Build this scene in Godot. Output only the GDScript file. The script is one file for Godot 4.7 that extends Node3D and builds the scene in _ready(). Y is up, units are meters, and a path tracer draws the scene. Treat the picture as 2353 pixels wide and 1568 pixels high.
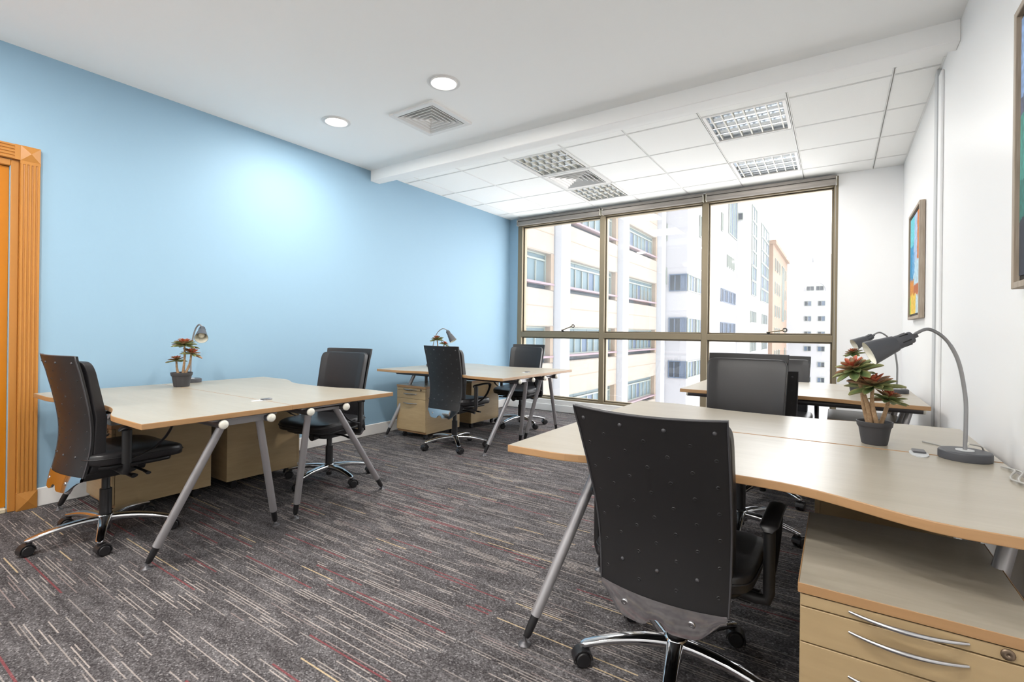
extends Node3D
# An office with four pairs of desks, eight swivel chairs and a window wall over a street.
# World: x runs along the window wall (blue wall at x = 0, white wall at x = 4.675), z comes from the window (z = 0) into the room, y is up.

const RW := 4.675
const CEIL := 2.817
const ROOM_END := 7.6
const DESK_H := 0.72
var M := {}
var names_used := {}

# ---------------------------------------------------------------- mesh builder
class MB:
	var v := PackedVector3Array()
	var n := PackedVector3Array()
	var uv := PackedVector2Array()
	var col := PackedColorArray()
	var idx := PackedInt32Array()
	var tf := Transform3D()
	var tint := Color(1, 1, 1)
	func vert(p: Vector3, nn: Vector3, t := Vector2.ZERO) -> int:
		v.append(tf * p); n.append((tf.basis * nn).normalized()); uv.append(t); col.append(tint)
		return v.size() - 1
	func tri(a: int, b: int, c: int):
		# front faces run clockwise: order the corners against their normals
		var g := (v[b] - v[a]).cross(v[c] - v[a])
		if g.dot(n[a] + n[b] + n[c]) > 0.0:
			idx.append_array([a, c, b])
		else:
			idx.append_array([a, b, c])
	func poly(pts: Array, out: Vector3, uvs := []):
		# flat convex polygon whose normal points towards out
		var g := Vector3.ZERO
		for i in pts.size():
			var a: Vector3 = pts[i]
			var b: Vector3 = pts[(i + 1) % pts.size()]
			g += a.cross(b)
		g = g.normalized()
		if g.dot(out) < 0.0: g = -g
		var s := v.size()
		for i in pts.size():
			vert(pts[i], g, uvs[i] if uvs.size() else Vector2.ZERO)
		for i in range(1, pts.size() - 1):
			tri(s, s + i, s + i + 1)
	func box(c: Vector3, size: Vector3, bev := 0.0):
		var h := size * 0.5
		if bev <= 0.0:
			for ax in 3:
				for sg in [-1.0, 1.0]:
					var o := Vector3.ZERO; o[ax] = sg
					var pts := []
					for q in [[-1, -1], [1, -1], [1, 1], [-1, 1]]:
						var p := Vector3.ZERO
						p[ax] = h[ax] * sg; p[(ax + 1) % 3] = h[(ax + 1) % 3] * q[0]; p[(ax + 2) % 3] = h[(ax + 2) % 3] * q[1]
						pts.append(c + p)
					poly(pts, o)
			return
		var b := minf(bev, minf(h.x, minf(h.y, h.z)) * 0.98)
		var i := h - Vector3(b, b, b)
		for ax in 3:
			var a1 := (ax + 1) % 3
			var a2 := (ax + 2) % 3
			for sg in [-1.0, 1.0]:
				var o := Vector3.ZERO; o[ax] = sg
				var pts := []
				for q in [[-1, -1], [1, -1], [1, 1], [-1, 1]]:
					var p := Vector3.ZERO
					p[ax] = h[ax] * sg; p[a1] = i[a1] * q[0]; p[a2] = i[a2] * q[1]
					pts.append(c + p)
				poly(pts, o)
			for s1 in [-1.0, 1.0]:
				for s2 in [-1.0, 1.0]:
					var o := Vector3.ZERO; o[a1] = s1; o[a2] = s2
					var pts := []
					for q in [[-1, 0], [1, 0], [1, 1], [-1, 1]]:
						var p := Vector3.ZERO
						p[ax] = i[ax] * q[0]
						p[a1] = (h[a1] if q[1] == 0 else i[a1]) * s1
						p[a2] = (i[a2] if q[1] == 0 else h[a2]) * s2
						pts.append(c + p)
					poly(pts, o)
		for sx in [-1.0, 1.0]:
			for sy in [-1.0, 1.0]:
				for sz in [-1.0, 1.0]:
					var s := Vector3(sx, sy, sz)
					poly([c + Vector3(h.x, i.y, i.z) * s, c + Vector3(i.x, h.y, i.z) * s, c + Vector3(i.x, i.y, h.z) * s], s)
	func grid(rows: Array, wrap_u := false, flip := false, wrap_v := false):
		# smooth sheet through rows of points; rows run along v, points along u
		var nv := rows.size()
		var nu: int = rows[0].size()
		var acc := []
		for j in nv:
			var r := PackedVector3Array(); r.resize(nu); acc.append(r)
		var ju := nu if wrap_u else nu - 1
		var jv := nv if wrap_v else nv - 1
		for j in jv:
			for k in ju:
				var j2 := (j + 1) % nv
				var k2 := (k + 1) % nu
				var f: Vector3 = (rows[j2][k2] - rows[j][k]).cross(rows[j2][k] - rows[j][k2])
				if flip: f = -f
				acc[j][k] += f; acc[j][k2] += f; acc[j2][k] += f; acc[j2][k2] += f
		var s := v.size()
		for j in nv:
			for k in nu:
				var q: Vector3 = acc[j][k]
				vert(rows[j][k], q.normalized() if q.length() > 1e-14 else Vector3.UP, Vector2(float(k) / maxf(1, nu - 1), float(j) / maxf(1, nv - 1)))
		for j in jv:
			for k in ju:
				var a := s + j * nu + k
				var b := s + j * nu + (k + 1) % nu
				var c := s + ((j + 1) % nv) * nu + (k + 1) % nu
				var d := s + ((j + 1) % nv) * nu + k
				tri(a, b, c); tri(a, c, d)
	func lathe(prof: Array, sides := 24):
		# prof: Vector2(r, y), bottom to top along the outside; sharp where a point repeats
		var run := []
		var runs := []
		for i in prof.size():
			run.append(prof[i])
			if i + 1 < prof.size() and prof[i].distance_to(prof[i + 1]) < 1e-7:
				runs.append(run); run = []
		runs.append(run)
		for r in runs:
			if r.size() < 2: continue
			var rows := []
			for p in r:
				var row := []
				for k in sides:
					var a := TAU * k / sides
					row.append(Vector3(cos(a) * p.x, p.y, -sin(a) * p.x))
				rows.append(row)
			grid(rows, true, false)
	func disc(c: Vector3, r: float, nrm: Vector3, sides := 20):
		var u := nrm.cross(Vector3(0.3, 0.9, 0.1) if absf(nrm.y) < 0.8 else Vector3(1, 0.1, 0)).normalized()
		var w := nrm.cross(u).normalized()
		var pts := []
		for k in sides:
			pts.append(c + (u * cos(TAU * k / sides) + w * sin(TAU * k / sides)) * r)
		poly(pts, nrm)
	func tube(pts: Array, rad, sides := 12, caps := true, flat := 1.0, up := Vector3.ZERO):
		# swept tube; rad is a number or one per point; flat squeezes the second axis
		var rows := []
		var u := Vector3.ZERO
		for i in pts.size():
			var t: Vector3 = (pts[mini(i + 1, pts.size() - 1)] - pts[maxi(i - 1, 0)]).normalized()
			if i == 0:
				u = up if up != Vector3.ZERO else (Vector3.UP if absf(t.y) < 0.9 else Vector3.RIGHT)
			u = (u - t * u.dot(t)).normalized()
			var w := t.cross(u)
			var r: float = rad[i] if rad is Array else rad
			var row := []
			for k in sides:
				var a := TAU * k / sides
				row.append(pts[i] + (w * cos(a) + u * sin(a) * flat) * r)
			rows.append(row)
		grid(rows, true, false)
		if caps:
			poly(rows[0], pts[0] - pts[1]); poly(rows[-1], pts[-1] - pts[-2])
	func strap(pts: Array, width: float, thick: float, side: Vector3):
		# flat strap that runs through pts, its width along side
		var faces := [[], [], [], []]
		for i in pts.size():
			var t: Vector3 = (pts[mini(i + 1, pts.size() - 1)] - pts[maxi(i - 1, 0)]).normalized()
			var nn := t.cross(side).normalized()
			var a: Vector3 = pts[i] + side * width * 0.5
			var b: Vector3 = pts[i] - side * width * 0.5
			faces[0].append([a + nn * thick * 0.5, b + nn * thick * 0.5])
			faces[1].append([b - nn * thick * 0.5, a - nn * thick * 0.5])
			faces[2].append([a - nn * thick * 0.5, a + nn * thick * 0.5])
			faces[3].append([b + nn * thick * 0.5, b - nn * thick * 0.5])
		for f in faces: grid(f)
		for e in [0, pts.size() - 1]:
			poly([faces[0][e][0], faces[0][e][1], faces[1][e][0], faces[1][e][1]], pts[e] - pts[1 if e == 0 else e - 1])
	func pad(c: Vector3, size: Vector3, e1: float, e2: float, bend = null, nu := 36, nv := 18):
		# cushion: superellipsoid, then bent
		var rows := []
		for j in nv + 1:
			var a := -PI / 2 + PI * j / nv
			var row := []
			for k in nu:
				var b := TAU * k / nu
				var q := Vector3(sp(cos(a), e1) * sp(cos(b), e2), sp(sin(a), e1), sp(cos(a), e1) * sp(sin(b), e2)) * size * 0.5
				if bend != null: q = bend.call(q)
				row.append(c + q)
			rows.append(row)
		grid(rows, true, true)
	func sp(x: float, e: float) -> float:
		return signf(x) * pow(absf(x), e)
	func extrude(outline: PackedVector2Array, y0: float, y1: float, top := true, side := true, bottom := true):
		# outline in x, z
		var t := Geometry2D.triangulate_polygon(outline)
		for f in [[y1, Vector3.UP, top], [y0, Vector3.DOWN, bottom]]:
			if not f[2]: continue
			var s := v.size()
			for p in outline: vert(Vector3(p.x, f[0], p.y), f[1])
			for i in range(0, t.size(), 3): tri(s + t[i], s + t[i + 1], s + t[i + 2])
		if side:
			var area := 0.0
			for i in outline.size():
				area += outline[i].cross(outline[(i + 1) % outline.size()])
			for i in outline.size():
				var p := outline[i]
				var q := outline[(i + 1) % outline.size()]
				var d := q - p
				var o := Vector3(d.y, 0, -d.x) * signf(area)
				poly([Vector3(p.x, y0, p.y), Vector3(q.x, y0, q.y), Vector3(q.x, y1, q.y), Vector3(p.x, y1, p.y)], o)
	func mesh() -> ArrayMesh:
		var a := []
		a.resize(Mesh.ARRAY_MAX)
		a[Mesh.ARRAY_VERTEX] = v; a[Mesh.ARRAY_NORMAL] = n; a[Mesh.ARRAY_TEX_UV] = uv; a[Mesh.ARRAY_COLOR] = col; a[Mesh.ARRAY_INDEX] = idx
		var m := ArrayMesh.new()
		m.add_surface_from_arrays(Mesh.PRIMITIVE_TRIANGLES, a)
		return m

func numbered(called: String) -> String:
	var k: int = names_used.get(called, 0)
	names_used[called] = k + 1
	return called if k == 0 else "%s_%03d" % [called, k]

func part(called: String, b, mat: Material, parent: Node) -> MeshInstance3D:
	var o := MeshInstance3D.new()
	o.name = called
	o.mesh = b.mesh() if b is MB else b
	o.material_override = mat
	parent.add_child(o, true)
	return o

func thing(called: String, label: String, category: String, at := Vector3.ZERO, turn := 0.0, group := "") -> Node3D:
	var o := Node3D.new()
	o.name = numbered(called)
	add_child(o)
	o.position = at
	o.rotation.y = turn
	tag(o, label, category, group)
	return o

func tag(o: Node, label: String, category: String, group := ""):
	if label: o.set_meta("label", label)
	if category: o.set_meta("category", category)
	if group: o.set_meta("group", group)

func structure(called: String, label := "", at := Vector3.ZERO) -> Node3D:
	var o := Node3D.new()
	o.name = called
	add_child(o)
	o.position = at
	o.set_meta("kind", "structure")
	if label: o.set_meta("label", label)
	return o

func copy_of(src: Node3D, label: String, at: Vector3, turn: float) -> Node3D:
	var c := src.duplicate()
	c.name = numbered(String(src.name).split("_0")[0])
	add_child(c)
	c.position = at
	c.rotation.y = turn
	c.set_meta("label", label)
	return c

func boxed(c: Vector3, s: Vector3, bev := 0.0) -> MB:
	var b := MB.new()
	b.box(c, s, bev)
	return b

func span(a: Vector3, c: Vector3, bev := 0.0) -> MB:
	return boxed((a + c) * 0.5, (c - a).abs(), bev)

# ---------------------------------------------------------------- materials
func mat(c: Color, rough := 0.6, metal := 0.0) -> StandardMaterial3D:
	var m := StandardMaterial3D.new()
	m.albedo_color = c
	m.roughness = rough
	m.metallic = metal
	return m

func rgb(r: int, g: int, b: int) -> Color:
	return Color(r / 255.0, g / 255.0, b / 255.0)

func triplanar(m: StandardMaterial3D, metres: float, world := false):
	m.uv1_triplanar = true
	m.uv1_world_triplanar = world
	m.uv1_scale = Vector3.ONE / metres

func tex(img: Image) -> ImageTexture:
	img.generate_mipmaps()
	return ImageTexture.create_from_image(img)

func noise(seed_: int, freq: float, oct := 3) -> FastNoiseLite:
	var f := FastNoiseLite.new()
	f.seed = seed_
	f.frequency = freq
	f.fractal_octaves = oct
	f.noise_type = FastNoiseLite.TYPE_SIMPLEX_SMOOTH
	return f

func wrapped(f: FastNoiseLite, x: float, y: float, w: float, h: float) -> float:
	# noise that repeats after w by h, by blending at the seams
	var a := x / w
	var b := y / h
	return lerpf(lerpf(f.get_noise_2d(x, y), f.get_noise_2d(x - w, y), a), lerpf(f.get_noise_2d(x, y - h), f.get_noise_2d(x - w, y - h), a), b)

func grain_image(base: Color, spread: float, stretch: Vector2, seed_: int, size := 512) -> Image:
	var d := PackedByteArray()
	d.resize(size * size * 3)
	var f := noise(seed_, 0.012, 4)
	var g := noise(seed_ + 7, 0.06, 2)
	var p := 0
	for y in size:
		for x in size:
			var k := 1.0 + spread * (wrapped(f, x * stretch.x, y * stretch.y, size * stretch.x, size * stretch.y) + 0.6 * wrapped(g, x * stretch.x, y * stretch.y, size * stretch.x, size * stretch.y))
			d[p] = clampi(int(base.r8 * k), 0, 255)
			d[p + 1] = clampi(int(base.g8 * (1.0 + (k - 1.0) * 1.15)), 0, 255)
			d[p + 2] = clampi(int(base.b8 * (1.0 + (k - 1.0) * 1.4)), 0, 255)
			p += 3
	return Image.create_from_data(size, size, false, Image.FORMAT_RGB8, d)

func bump_image(freq: float, oct: int, seed_: int, strength: float, size := 256) -> Image:
	var img := Image.create(size, size, false, Image.FORMAT_RGBA8)
	var f := noise(seed_, freq, oct)
	for y in size:
		for x in size:
			var k := 0.5 + 0.5 * wrapped(f, x, y, size, size)
			img.set_pixel(x, y, Color(k, k, k))
	img.bump_map_to_normal_map(strength)
	return img

func carpet_image() -> Image:
	# loop pile in dark greys; broken beige, red and ochre yarns all run along x
	var w := 2048
	var h := 2048
	var rng := RandomNumberGenerator.new()
	rng.seed = 41
	var d := PackedByteArray()
	d.resize(w * h * 3)
	var p := 0
	var patch := noise(5, 0.012, 2)
	var row_shade := PackedFloat32Array()
	row_shade.resize(w)
	for y in h:
		if y % 3 == 0:
			# one loop of yarn is about 5 mm by 4 mm
			for x in range(0, w, 4):
				var r := rng.randi()
				var s := 79.0 + 16.0 * patch.get_noise_2d(x * 0.35, y * 1.6) + float(r & 63) * 0.6 - 19.0
				if (r >> 8) & 7 == 0: s += 30.0
				for k in 4: row_shade[x + k] = s
		for x in w:
			var s := row_shade[x] + float(rng.randi() & 15) - 8.0
			d[p] = int(clampf(s + 2.0, 0, 255)); d[p + 1] = int(clampf(s - 1.0, 0, 255)); d[p + 2] = int(clampf(s, 0, 255))
			p += 3
	var dens := noise(19, 0.02, 2)
	var y0 := 3
	while y0 < h - 4:
		var x := int(rng.randf() * 60)
		while x < w:
			var here := dens.get_noise_2d(x * 0.16, y0 * 0.9)
			var run := 40 + int(rng.randf() * rng.randf() * 420)
			var draw := rng.randf() < 0.44 + here * 1.3
			if draw:
				var c := Color8(180, 169, 161)
				var thick := 3
				var fade := 0.55 + rng.randf() * 0.45
				var q := rng.randf()
				if q < 0.055: c = Color8(130, 62, 66); thick = 5; run += 150; fade = 0.85
				elif q < 0.085: c = Color8(212, 186, 144); thick = 4; run += 60; fade = 0.9
				elif q < 0.2: c = Color8(150, 133, 129)
				for yy in range(y0, mini(y0 + thick, h)):
					for xx in range(x, mini(x + run, w)):
						var keep := fade * (0.55 + 0.45 * rng.randf())
						var i := (yy * w + xx) * 3
						d[i] = int(lerpf(d[i], c.r8, keep)); d[i + 1] = int(lerpf(d[i + 1], c.g8, keep)); d[i + 2] = int(lerpf(d[i + 2], c.b8, keep))
			x += run + 8 + int(rng.randf() * 130)
		y0 += 8
	return Image.create_from_data(w, h, false, Image.FORMAT_RGB8, d)

func make_materials():
	M.white_wall = mat(rgb(244, 244, 244), 0.4)
	M.ceiling = mat(rgb(244, 244, 243), 0.8)
	M.blue = mat(rgb(140, 172, 194), 0.62)
	var pn := tex(bump_image(0.035, 3, 3, 0.6))
	for k in ["blue", "ceiling"]:
		M[k].normal_enabled = true; M[k].normal_texture = pn; M[k].normal_scale = 0.12
		triplanar(M[k], 0.8, true)
	M.tile = mat(rgb(246, 246, 244), 0.9)
	M.tile.normal_enabled = true; M.tile.normal_texture = tex(bump_image(0.16, 3, 8, 2.2)); M.tile.normal_scale = 0.45
	triplanar(M.tile, 0.35, true)
	M.trim_white = mat(rgb(226, 224, 222), 0.45)
	M.grid_white = mat(rgb(236, 236, 234), 0.5)
	M.galvanised = mat(rgb(212, 212, 210), 0.8)
	M.carpet = mat(Color.WHITE, 0.96)
	M.carpet.albedo_texture = tex(carpet_image())
	triplanar(M.carpet, 3.0, true)
	M.carpet.metallic_specular = 0.15
	M.maple = mat(Color.WHITE, 0.3)
	M.maple.albedo_texture = tex(grain_image(rgb(160, 152, 137), 0.055, Vector2(0.16, 1.5), 21))
	triplanar(M.maple, 0.9)
	M.maple_front = mat(Color.WHITE, 0.4)
	M.maple_front.albedo_texture = tex(grain_image(rgb(168, 145, 109), 0.06, Vector2(0.2, 1.4), 33))
	triplanar(M.maple_front, 0.9)
	M.maple_edge = mat(Color.WHITE, 0.42)
	M.maple_edge.albedo_texture = tex(grain_image(rgb(164, 127, 88), 0.09, Vector2(0.12, 1.6), 55, 256))
	triplanar(M.maple_edge, 0.4)
	M.silver = mat(rgb(172, 170, 172), 0.34, 0.55)
	M.steel_dark = mat(rgb(96, 95, 98), 0.38, 0.6)
	M.chrome = mat(rgb(206, 207, 210), 0.09, 1.0)
	M.brushed = mat(rgb(188, 188, 190), 0.26, 1.0)
	M.plastic = mat(rgb(30, 29, 31), 0.42)
	M.plastic_grey = mat(rgb(64, 63, 66), 0.5)
	M.shell = mat(rgb(28, 27, 28), 0.5)
	var ln := tex(bump_image(0.09, 4, 14, 1.4))
	M.leather = mat(rgb(34, 33, 35), 0.36)
	M.leather.normal_enabled = true; M.leather.normal_texture = ln; M.leather.normal_scale = 0.35
	triplanar(M.leather, 0.16)
	M.shell.normal_enabled = true; M.shell.normal_texture = ln; M.shell.normal_scale = 0.2
	triplanar(M.shell, 0.08)
	M.cap_white = mat(rgb(222, 219, 208), 0.4)
	M.orange = mat(Color.WHITE, 0.4)
	M.orange.albedo_texture = tex(grain_image(rgb(178, 121, 56), 0.035, Vector2(1.2, 0.1), 61, 256))
	triplanar(M.orange, 0.5)
	M.orange_door = mat(rgb(188, 114, 8), 0.33)
	M.stone = mat(Color.WHITE, 0.6)
	M.stone.albedo_texture = tex(grain_image(rgb(206, 192, 166), 0.14, Vector2(1, 1), 71, 128))
	triplanar(M.stone, 0.2)
	M.bronze = mat(rgb(136, 124, 102), 0.4, 0.35)
	M.gasket = mat(rgb(40, 34, 30), 0.7)
	M.blind = mat(rgb(150, 144, 138), 0.75)
	M.glass = mat(Color(0.96, 0.98, 0.98, 0.05), 0.02)
	M.glass.transparency = BaseMaterial3D.TRANSPARENCY_ALPHA
	M.mirror = mat(rgb(214, 218, 222), 0.12, 1.0)
	M.lamp_dark = mat(rgb(70, 71, 76), 0.5)
	M.lamp_pole = mat(rgb(142, 142, 144), 0.4, 0.3)
	M.lamp_inside = mat(rgb(228, 226, 214), 0.5)
	M.cord = mat(rgb(168, 166, 162), 0.5)
	M.pot = mat(rgb(58, 57, 60), 0.55)
	M.soil = mat(rgb(52, 42, 34), 0.95)
	M.stem = mat(Color.WHITE, 0.8)
	M.stem.albedo_texture = tex(grain_image(rgb(150, 122, 92), 0.3, Vector2(2, 2), 81, 128))
	triplanar(M.stem, 0.05)
	M.leaf = mat(Color.WHITE, 0.5)
	M.leaf.vertex_color_use_as_albedo = true
	M.glow = mat(rgb(255, 255, 255), 0.5)
	M.glow.emission_enabled = true
	M.glow.emission = Color(1.0, 0.99, 0.97)
	M.glow.emission_energy_multiplier = 2.6
	M.tube_glow = mat(rgb(240, 240, 238), 0.5)
	M.tube_glow.emission_enabled = true
	M.tube_glow.emission = Color(1.0, 0.99, 0.97)
	M.tube_glow.emission_energy_multiplier = 0.3
	M.frame_wood = mat(Color.WHITE, 0.6)
	M.frame_wood.albedo_texture = tex(grain_image(rgb(168, 154, 138), 0.16, Vector2(2.4, 0.12), 91, 256))
	triplanar(M.frame_wood, 0.3)
	M.black = mat(rgb(12, 11, 12), 0.5)
	M.lead = mat(rgb(196, 198, 200), 0.4)
	M.brass = mat(rgb(120, 104, 88), 0.35, 0.8)
	# the street outside
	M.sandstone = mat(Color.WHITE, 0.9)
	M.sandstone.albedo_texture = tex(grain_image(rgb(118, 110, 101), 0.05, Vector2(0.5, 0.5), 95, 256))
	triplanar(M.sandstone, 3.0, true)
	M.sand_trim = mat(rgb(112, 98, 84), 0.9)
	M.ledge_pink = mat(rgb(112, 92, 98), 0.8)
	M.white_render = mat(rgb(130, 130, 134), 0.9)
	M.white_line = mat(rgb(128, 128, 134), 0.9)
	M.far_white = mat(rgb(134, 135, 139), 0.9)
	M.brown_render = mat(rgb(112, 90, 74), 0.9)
	M.ext_frame = mat(rgb(104, 110, 104), 0.5)
	M.ext_glass = mat(rgb(80, 94, 100), 0.2)
	M.ext_dark = mat(rgb(38, 44, 54), 0.2)
	M.ext_blue = mat(rgb(66, 78, 96), 0.2)
	for k in ["ext_glass", "ext_dark", "ext_blue"]: M[k].metallic_specular = 0.15
	M.paving = mat(rgb(170, 165, 158), 0.9)

# ---------------------------------------------------------------- the room
func build_shell():
	var T := 0.2
	var f := structure("floor", "dark grey carpet with broken beige and red yarn lines")
	part("carpet", span(Vector3(-T, -0.1, -T), Vector3(RW + T, 0, ROOM_END + T)), M.carpet, f)
	var wl := structure("wall_left", "pale blue painted wall")
	part("panel", span(Vector3(-T, 0, -T), Vector3(0, CEIL + 0.2, 5.375)), M.blue, wl)
	part("panel", span(Vector3(-T, 2.1, 5.375), Vector3(0, CEIL + 0.2, 6.25)), M.blue, wl)
	part("panel", span(Vector3(-T, 0, 6.25), Vector3(0, CEIL + 0.2, ROOM_END + T)), M.blue, wl)
	var wr := structure("wall_right", "white partition wall")
	part("panel", span(Vector3(RW, 0, -T), Vector3(RW + T, CEIL + 0.2, ROOM_END + T)), M.white_wall, wr)
	var wf := structure("wall_front", "white wall behind the viewer")
	part("panel", span(Vector3(0, 0, ROOM_END), Vector3(RW, CEIL + 0.2, ROOM_END + T)), M.white_wall, wf)
	var wb := structure("wall_back", "window wall with a white pier")
	part("blue_return", span(Vector3(0, 0, -T), Vector3(0.145, CEIL + 0.2, 0)), M.blue, wb)
	part("pier", span(Vector3(4.141, 0, -T), Vector3(RW, CEIL + 0.2, 0)), M.white_wall, wb)
	part("head", span(Vector3(0.145, 2.8, -T), Vector3(4.141, CEIL + 0.2, 0)), M.white_wall, wb)
	part("curb", span(Vector3(0.145, 0, -T), Vector3(4.141, 0.163, 0.0)), M.trim_white, wb)
	part("curb_cover", span(Vector3(0.0, 0, 0.0), Vector3(4.4, 0.10, 0.055), 0.006), M.trim_white, wb)
	part("curb_ledge", span(Vector3(0.0, 0.10, 0.0), Vector3(4.4, 0.163, 0.03), 0.006), M.trim_white, wb)
	var bl := structure("baseboard_left", "white skirting along the blue wall")
	part("board", span(Vector3(0, 0, 0.06), Vector3(0.014, 0.115, 5.245), 0.004), M.trim_white, bl)
	var br := structure("baseboard_right", "white skirting along the white wall")
	part("board", span(Vector3(RW - 0.012, 0, 0.06), Vector3(RW, 0.09, ROOM_END), 0.004), M.trim_white, br)
	# aluminium joint between two partition panels
	var t1 := structure("trim_1", "grey aluminium joint profile on the white wall")
	part("profile", span(Vector3(RW - 0.022, 0.0, 2.0), Vector3(RW, CEIL, 2.085), 0.003), M.lead, t1)
	part("gap", span(Vector3(RW - 0.008, 0.0, 2.085), Vector3(RW, CEIL - 0.06, 2.097)), M.galvanised, t1)
	part("cover_strip", span(Vector3(RW - 0.016, 0.0, 2.097), Vector3(RW, CEIL - 0.05, 2.19), 0.004), M.white_wall, t1)

func build_ceiling():
	var c := structure("ceiling", "white plaster ceiling with a bulkhead and a tiled bay at the window")
	# plaster field, cut open for the air vent
	var vx := [1.43 - 0.19, 1.43 + 0.19]
	var vz := [3.265 - 0.19, 3.265 + 0.19]
	part("plaster", span(Vector3(0, CEIL, vz[1]), Vector3(RW, CEIL + 0.2, ROOM_END)), M.ceiling, c)
	part("plaster", span(Vector3(0, CEIL, 2.665), Vector3(RW, CEIL + 0.2, vz[0])), M.ceiling, c)
	part("plaster", span(Vector3(0, CEIL, vz[0]), Vector3(vx[0], CEIL + 0.2, vz[1])), M.ceiling, c)
	part("plaster", span(Vector3(vx[1], CEIL, vz[0]), Vector3(RW, CEIL + 0.2, vz[1])), M.ceiling, c)
	part("bulkhead", span(Vector3(0, 2.705, 2.545), Vector3(RW, CEIL + 0.2, 2.665), 0.004), M.ceiling, c)
	part("plaster_strip", span(Vector3(0, CEIL, 2.252), Vector3(RW, CEIL + 0.2, 2.545)), M.ceiling, c)
	part("upper_slab", span(Vector3(0, CEIL + 0.13, 0), Vector3(RW, CEIL + 0.2, 2.252)), M.galvanised, c)
	var xs := [0.0]
	for i in range(-1, 7): xs.append(0.83 + 0.6 * i)
	xs.append(RW)
	var zs := [2.252, 2.147, 1.547, 0.947, 0.347, 0.0]
	var g := 0.0085
	for i in xs.size() - 1:
		for j in zs.size() - 1:
			var mid := Vector2((xs[i] + xs[i + 1]) / 2, (zs[j] + zs[j + 1]) / 2)
			if absf(mid.x - 1.73) < 0.1 and mid.y > 0.4 and mid.y < 2.1: continue
			if absf(mid.x - 3.53) < 0.1 and (absf(mid.y - 1.847) < 0.1 or absf(mid.y - 0.647) < 0.1): continue
			var x0: float = xs[i] + (g if i > 0 else 0.012)
			var x1: float = xs[i + 1] - (g if i < xs.size() - 2 else 0.012)
			var z1: float = zs[j] - (g if j > 0 else 0.0)
			var z0: float = zs[j + 1] + (g if j < zs.size() - 2 else 0.012)
			part("ceiling_tile", span(Vector3(x0, CEIL, z0), Vector3(x1, CEIL + 0.016, z1), 0.002), M.tile, c)
	for i in range(1, xs.size() - 1):
		grid_bar(c, Vector3(xs[i], 0, 0.0), Vector3(xs[i], 0, 2.252), true)
	for j in range(1, zs.size() - 1):
		for i in xs.size() - 1:
			grid_bar(c, Vector3(xs[i] + 0.008, 0, zs[j]), Vector3(xs[i + 1] - 0.008, 0, zs[j]), false)
	# wall angles
	part("wall_angle", span(Vector3(0, CEIL - 0.002, 0), Vector3(0.012, CEIL + 0.016, 2.252)), M.grid_white, c)
	part("wall_angle", span(Vector3(RW - 0.012, CEIL - 0.002, 0), Vector3(RW, CEIL + 0.016, 2.252)), M.grid_white, c)
	part("wall_angle", span(Vector3(0.012, CEIL - 0.002, 0), Vector3(RW - 0.012, CEIL + 0.016, 0.012)), M.grid_white, c)

func grid_bar(c: Node, a: Vector3, b: Vector3, along_z: bool):
	# slotted ceiling rail: two flanges with a dark slot between them
	var m := MB.new()
	var k := MB.new()
	var y0 := CEIL - 0.003
	for s in [-1.0, 1.0]:
		if along_z:
			m.box(Vector3(a.x + s * 0.0058, y0 + 0.009, (a.z + b.z) / 2), Vector3(0.0044, 0.018, absf(b.z - a.z)))
		else:
			m.box(Vector3((a.x + b.x) / 2, y0 + 0.009, a.z + s * 0.0058), Vector3(absf(b.x - a.x), 0.018, 0.0044))
	if along_z:
		k.box(Vector3(a.x, y0 + 0.0165, (a.z + b.z) / 2), Vector3(0.0072, 0.003, absf(b.z - a.z)))
	else:
		k.box(Vector3((a.x + b.x) / 2, y0 + 0.0165, a.z), Vector3(absf(b.x - a.x), 0.003, 0.0072))
	var o := part("grid_bar", m, M.grid_white, c)
	part("slot", k, M.galvanised, o)

func fluted(w: float, d: float, grooves: int) -> PackedVector2Array:
	# cross-section in x (depth, towards the room) and z (width, centred); grooves run along the length
	var o := PackedVector2Array()
	o.append(Vector2(0, -w / 2))
	o.append(Vector2(d * 0.8, -w / 2))
	o.append(Vector2(d, -w / 2 + 0.003))
	var pitch := (w - 0.016) / grooves
	for k in grooves:
		var c := -w / 2 + 0.008 + pitch * (k + 0.5)
		var r := pitch * 0.3
		for q in 7:
			var a := PI * q / 6.0
			o.append(Vector2(d - sin(a) * r * 1.1, c - cos(a) * r))
	o.append(Vector2(d, w / 2 - 0.003))
	o.append(Vector2(d * 0.8, w / 2))
	o.append(Vector2(0, w / 2))
	return o

func pyramid_block(b: MB, c: Vector3, w: float, h: float, d: float):
	# block on a wall facing +x with a four-sided point
	b.box(c + Vector3(d * 0.5, 0, 0), Vector3(d, h, w))
	var q := [c + Vector3(d, -h / 2, -w / 2), c + Vector3(d, -h / 2, w / 2), c + Vector3(d, h / 2, w / 2), c + Vector3(d, h / 2, -w / 2)]
	var tip := c + Vector3(d + 0.016, 0, 0)
	for i in 4:
		b.poly([q[i], q[(i + 1) % 4], tip], Vector3(1, 0, 0))

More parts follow.
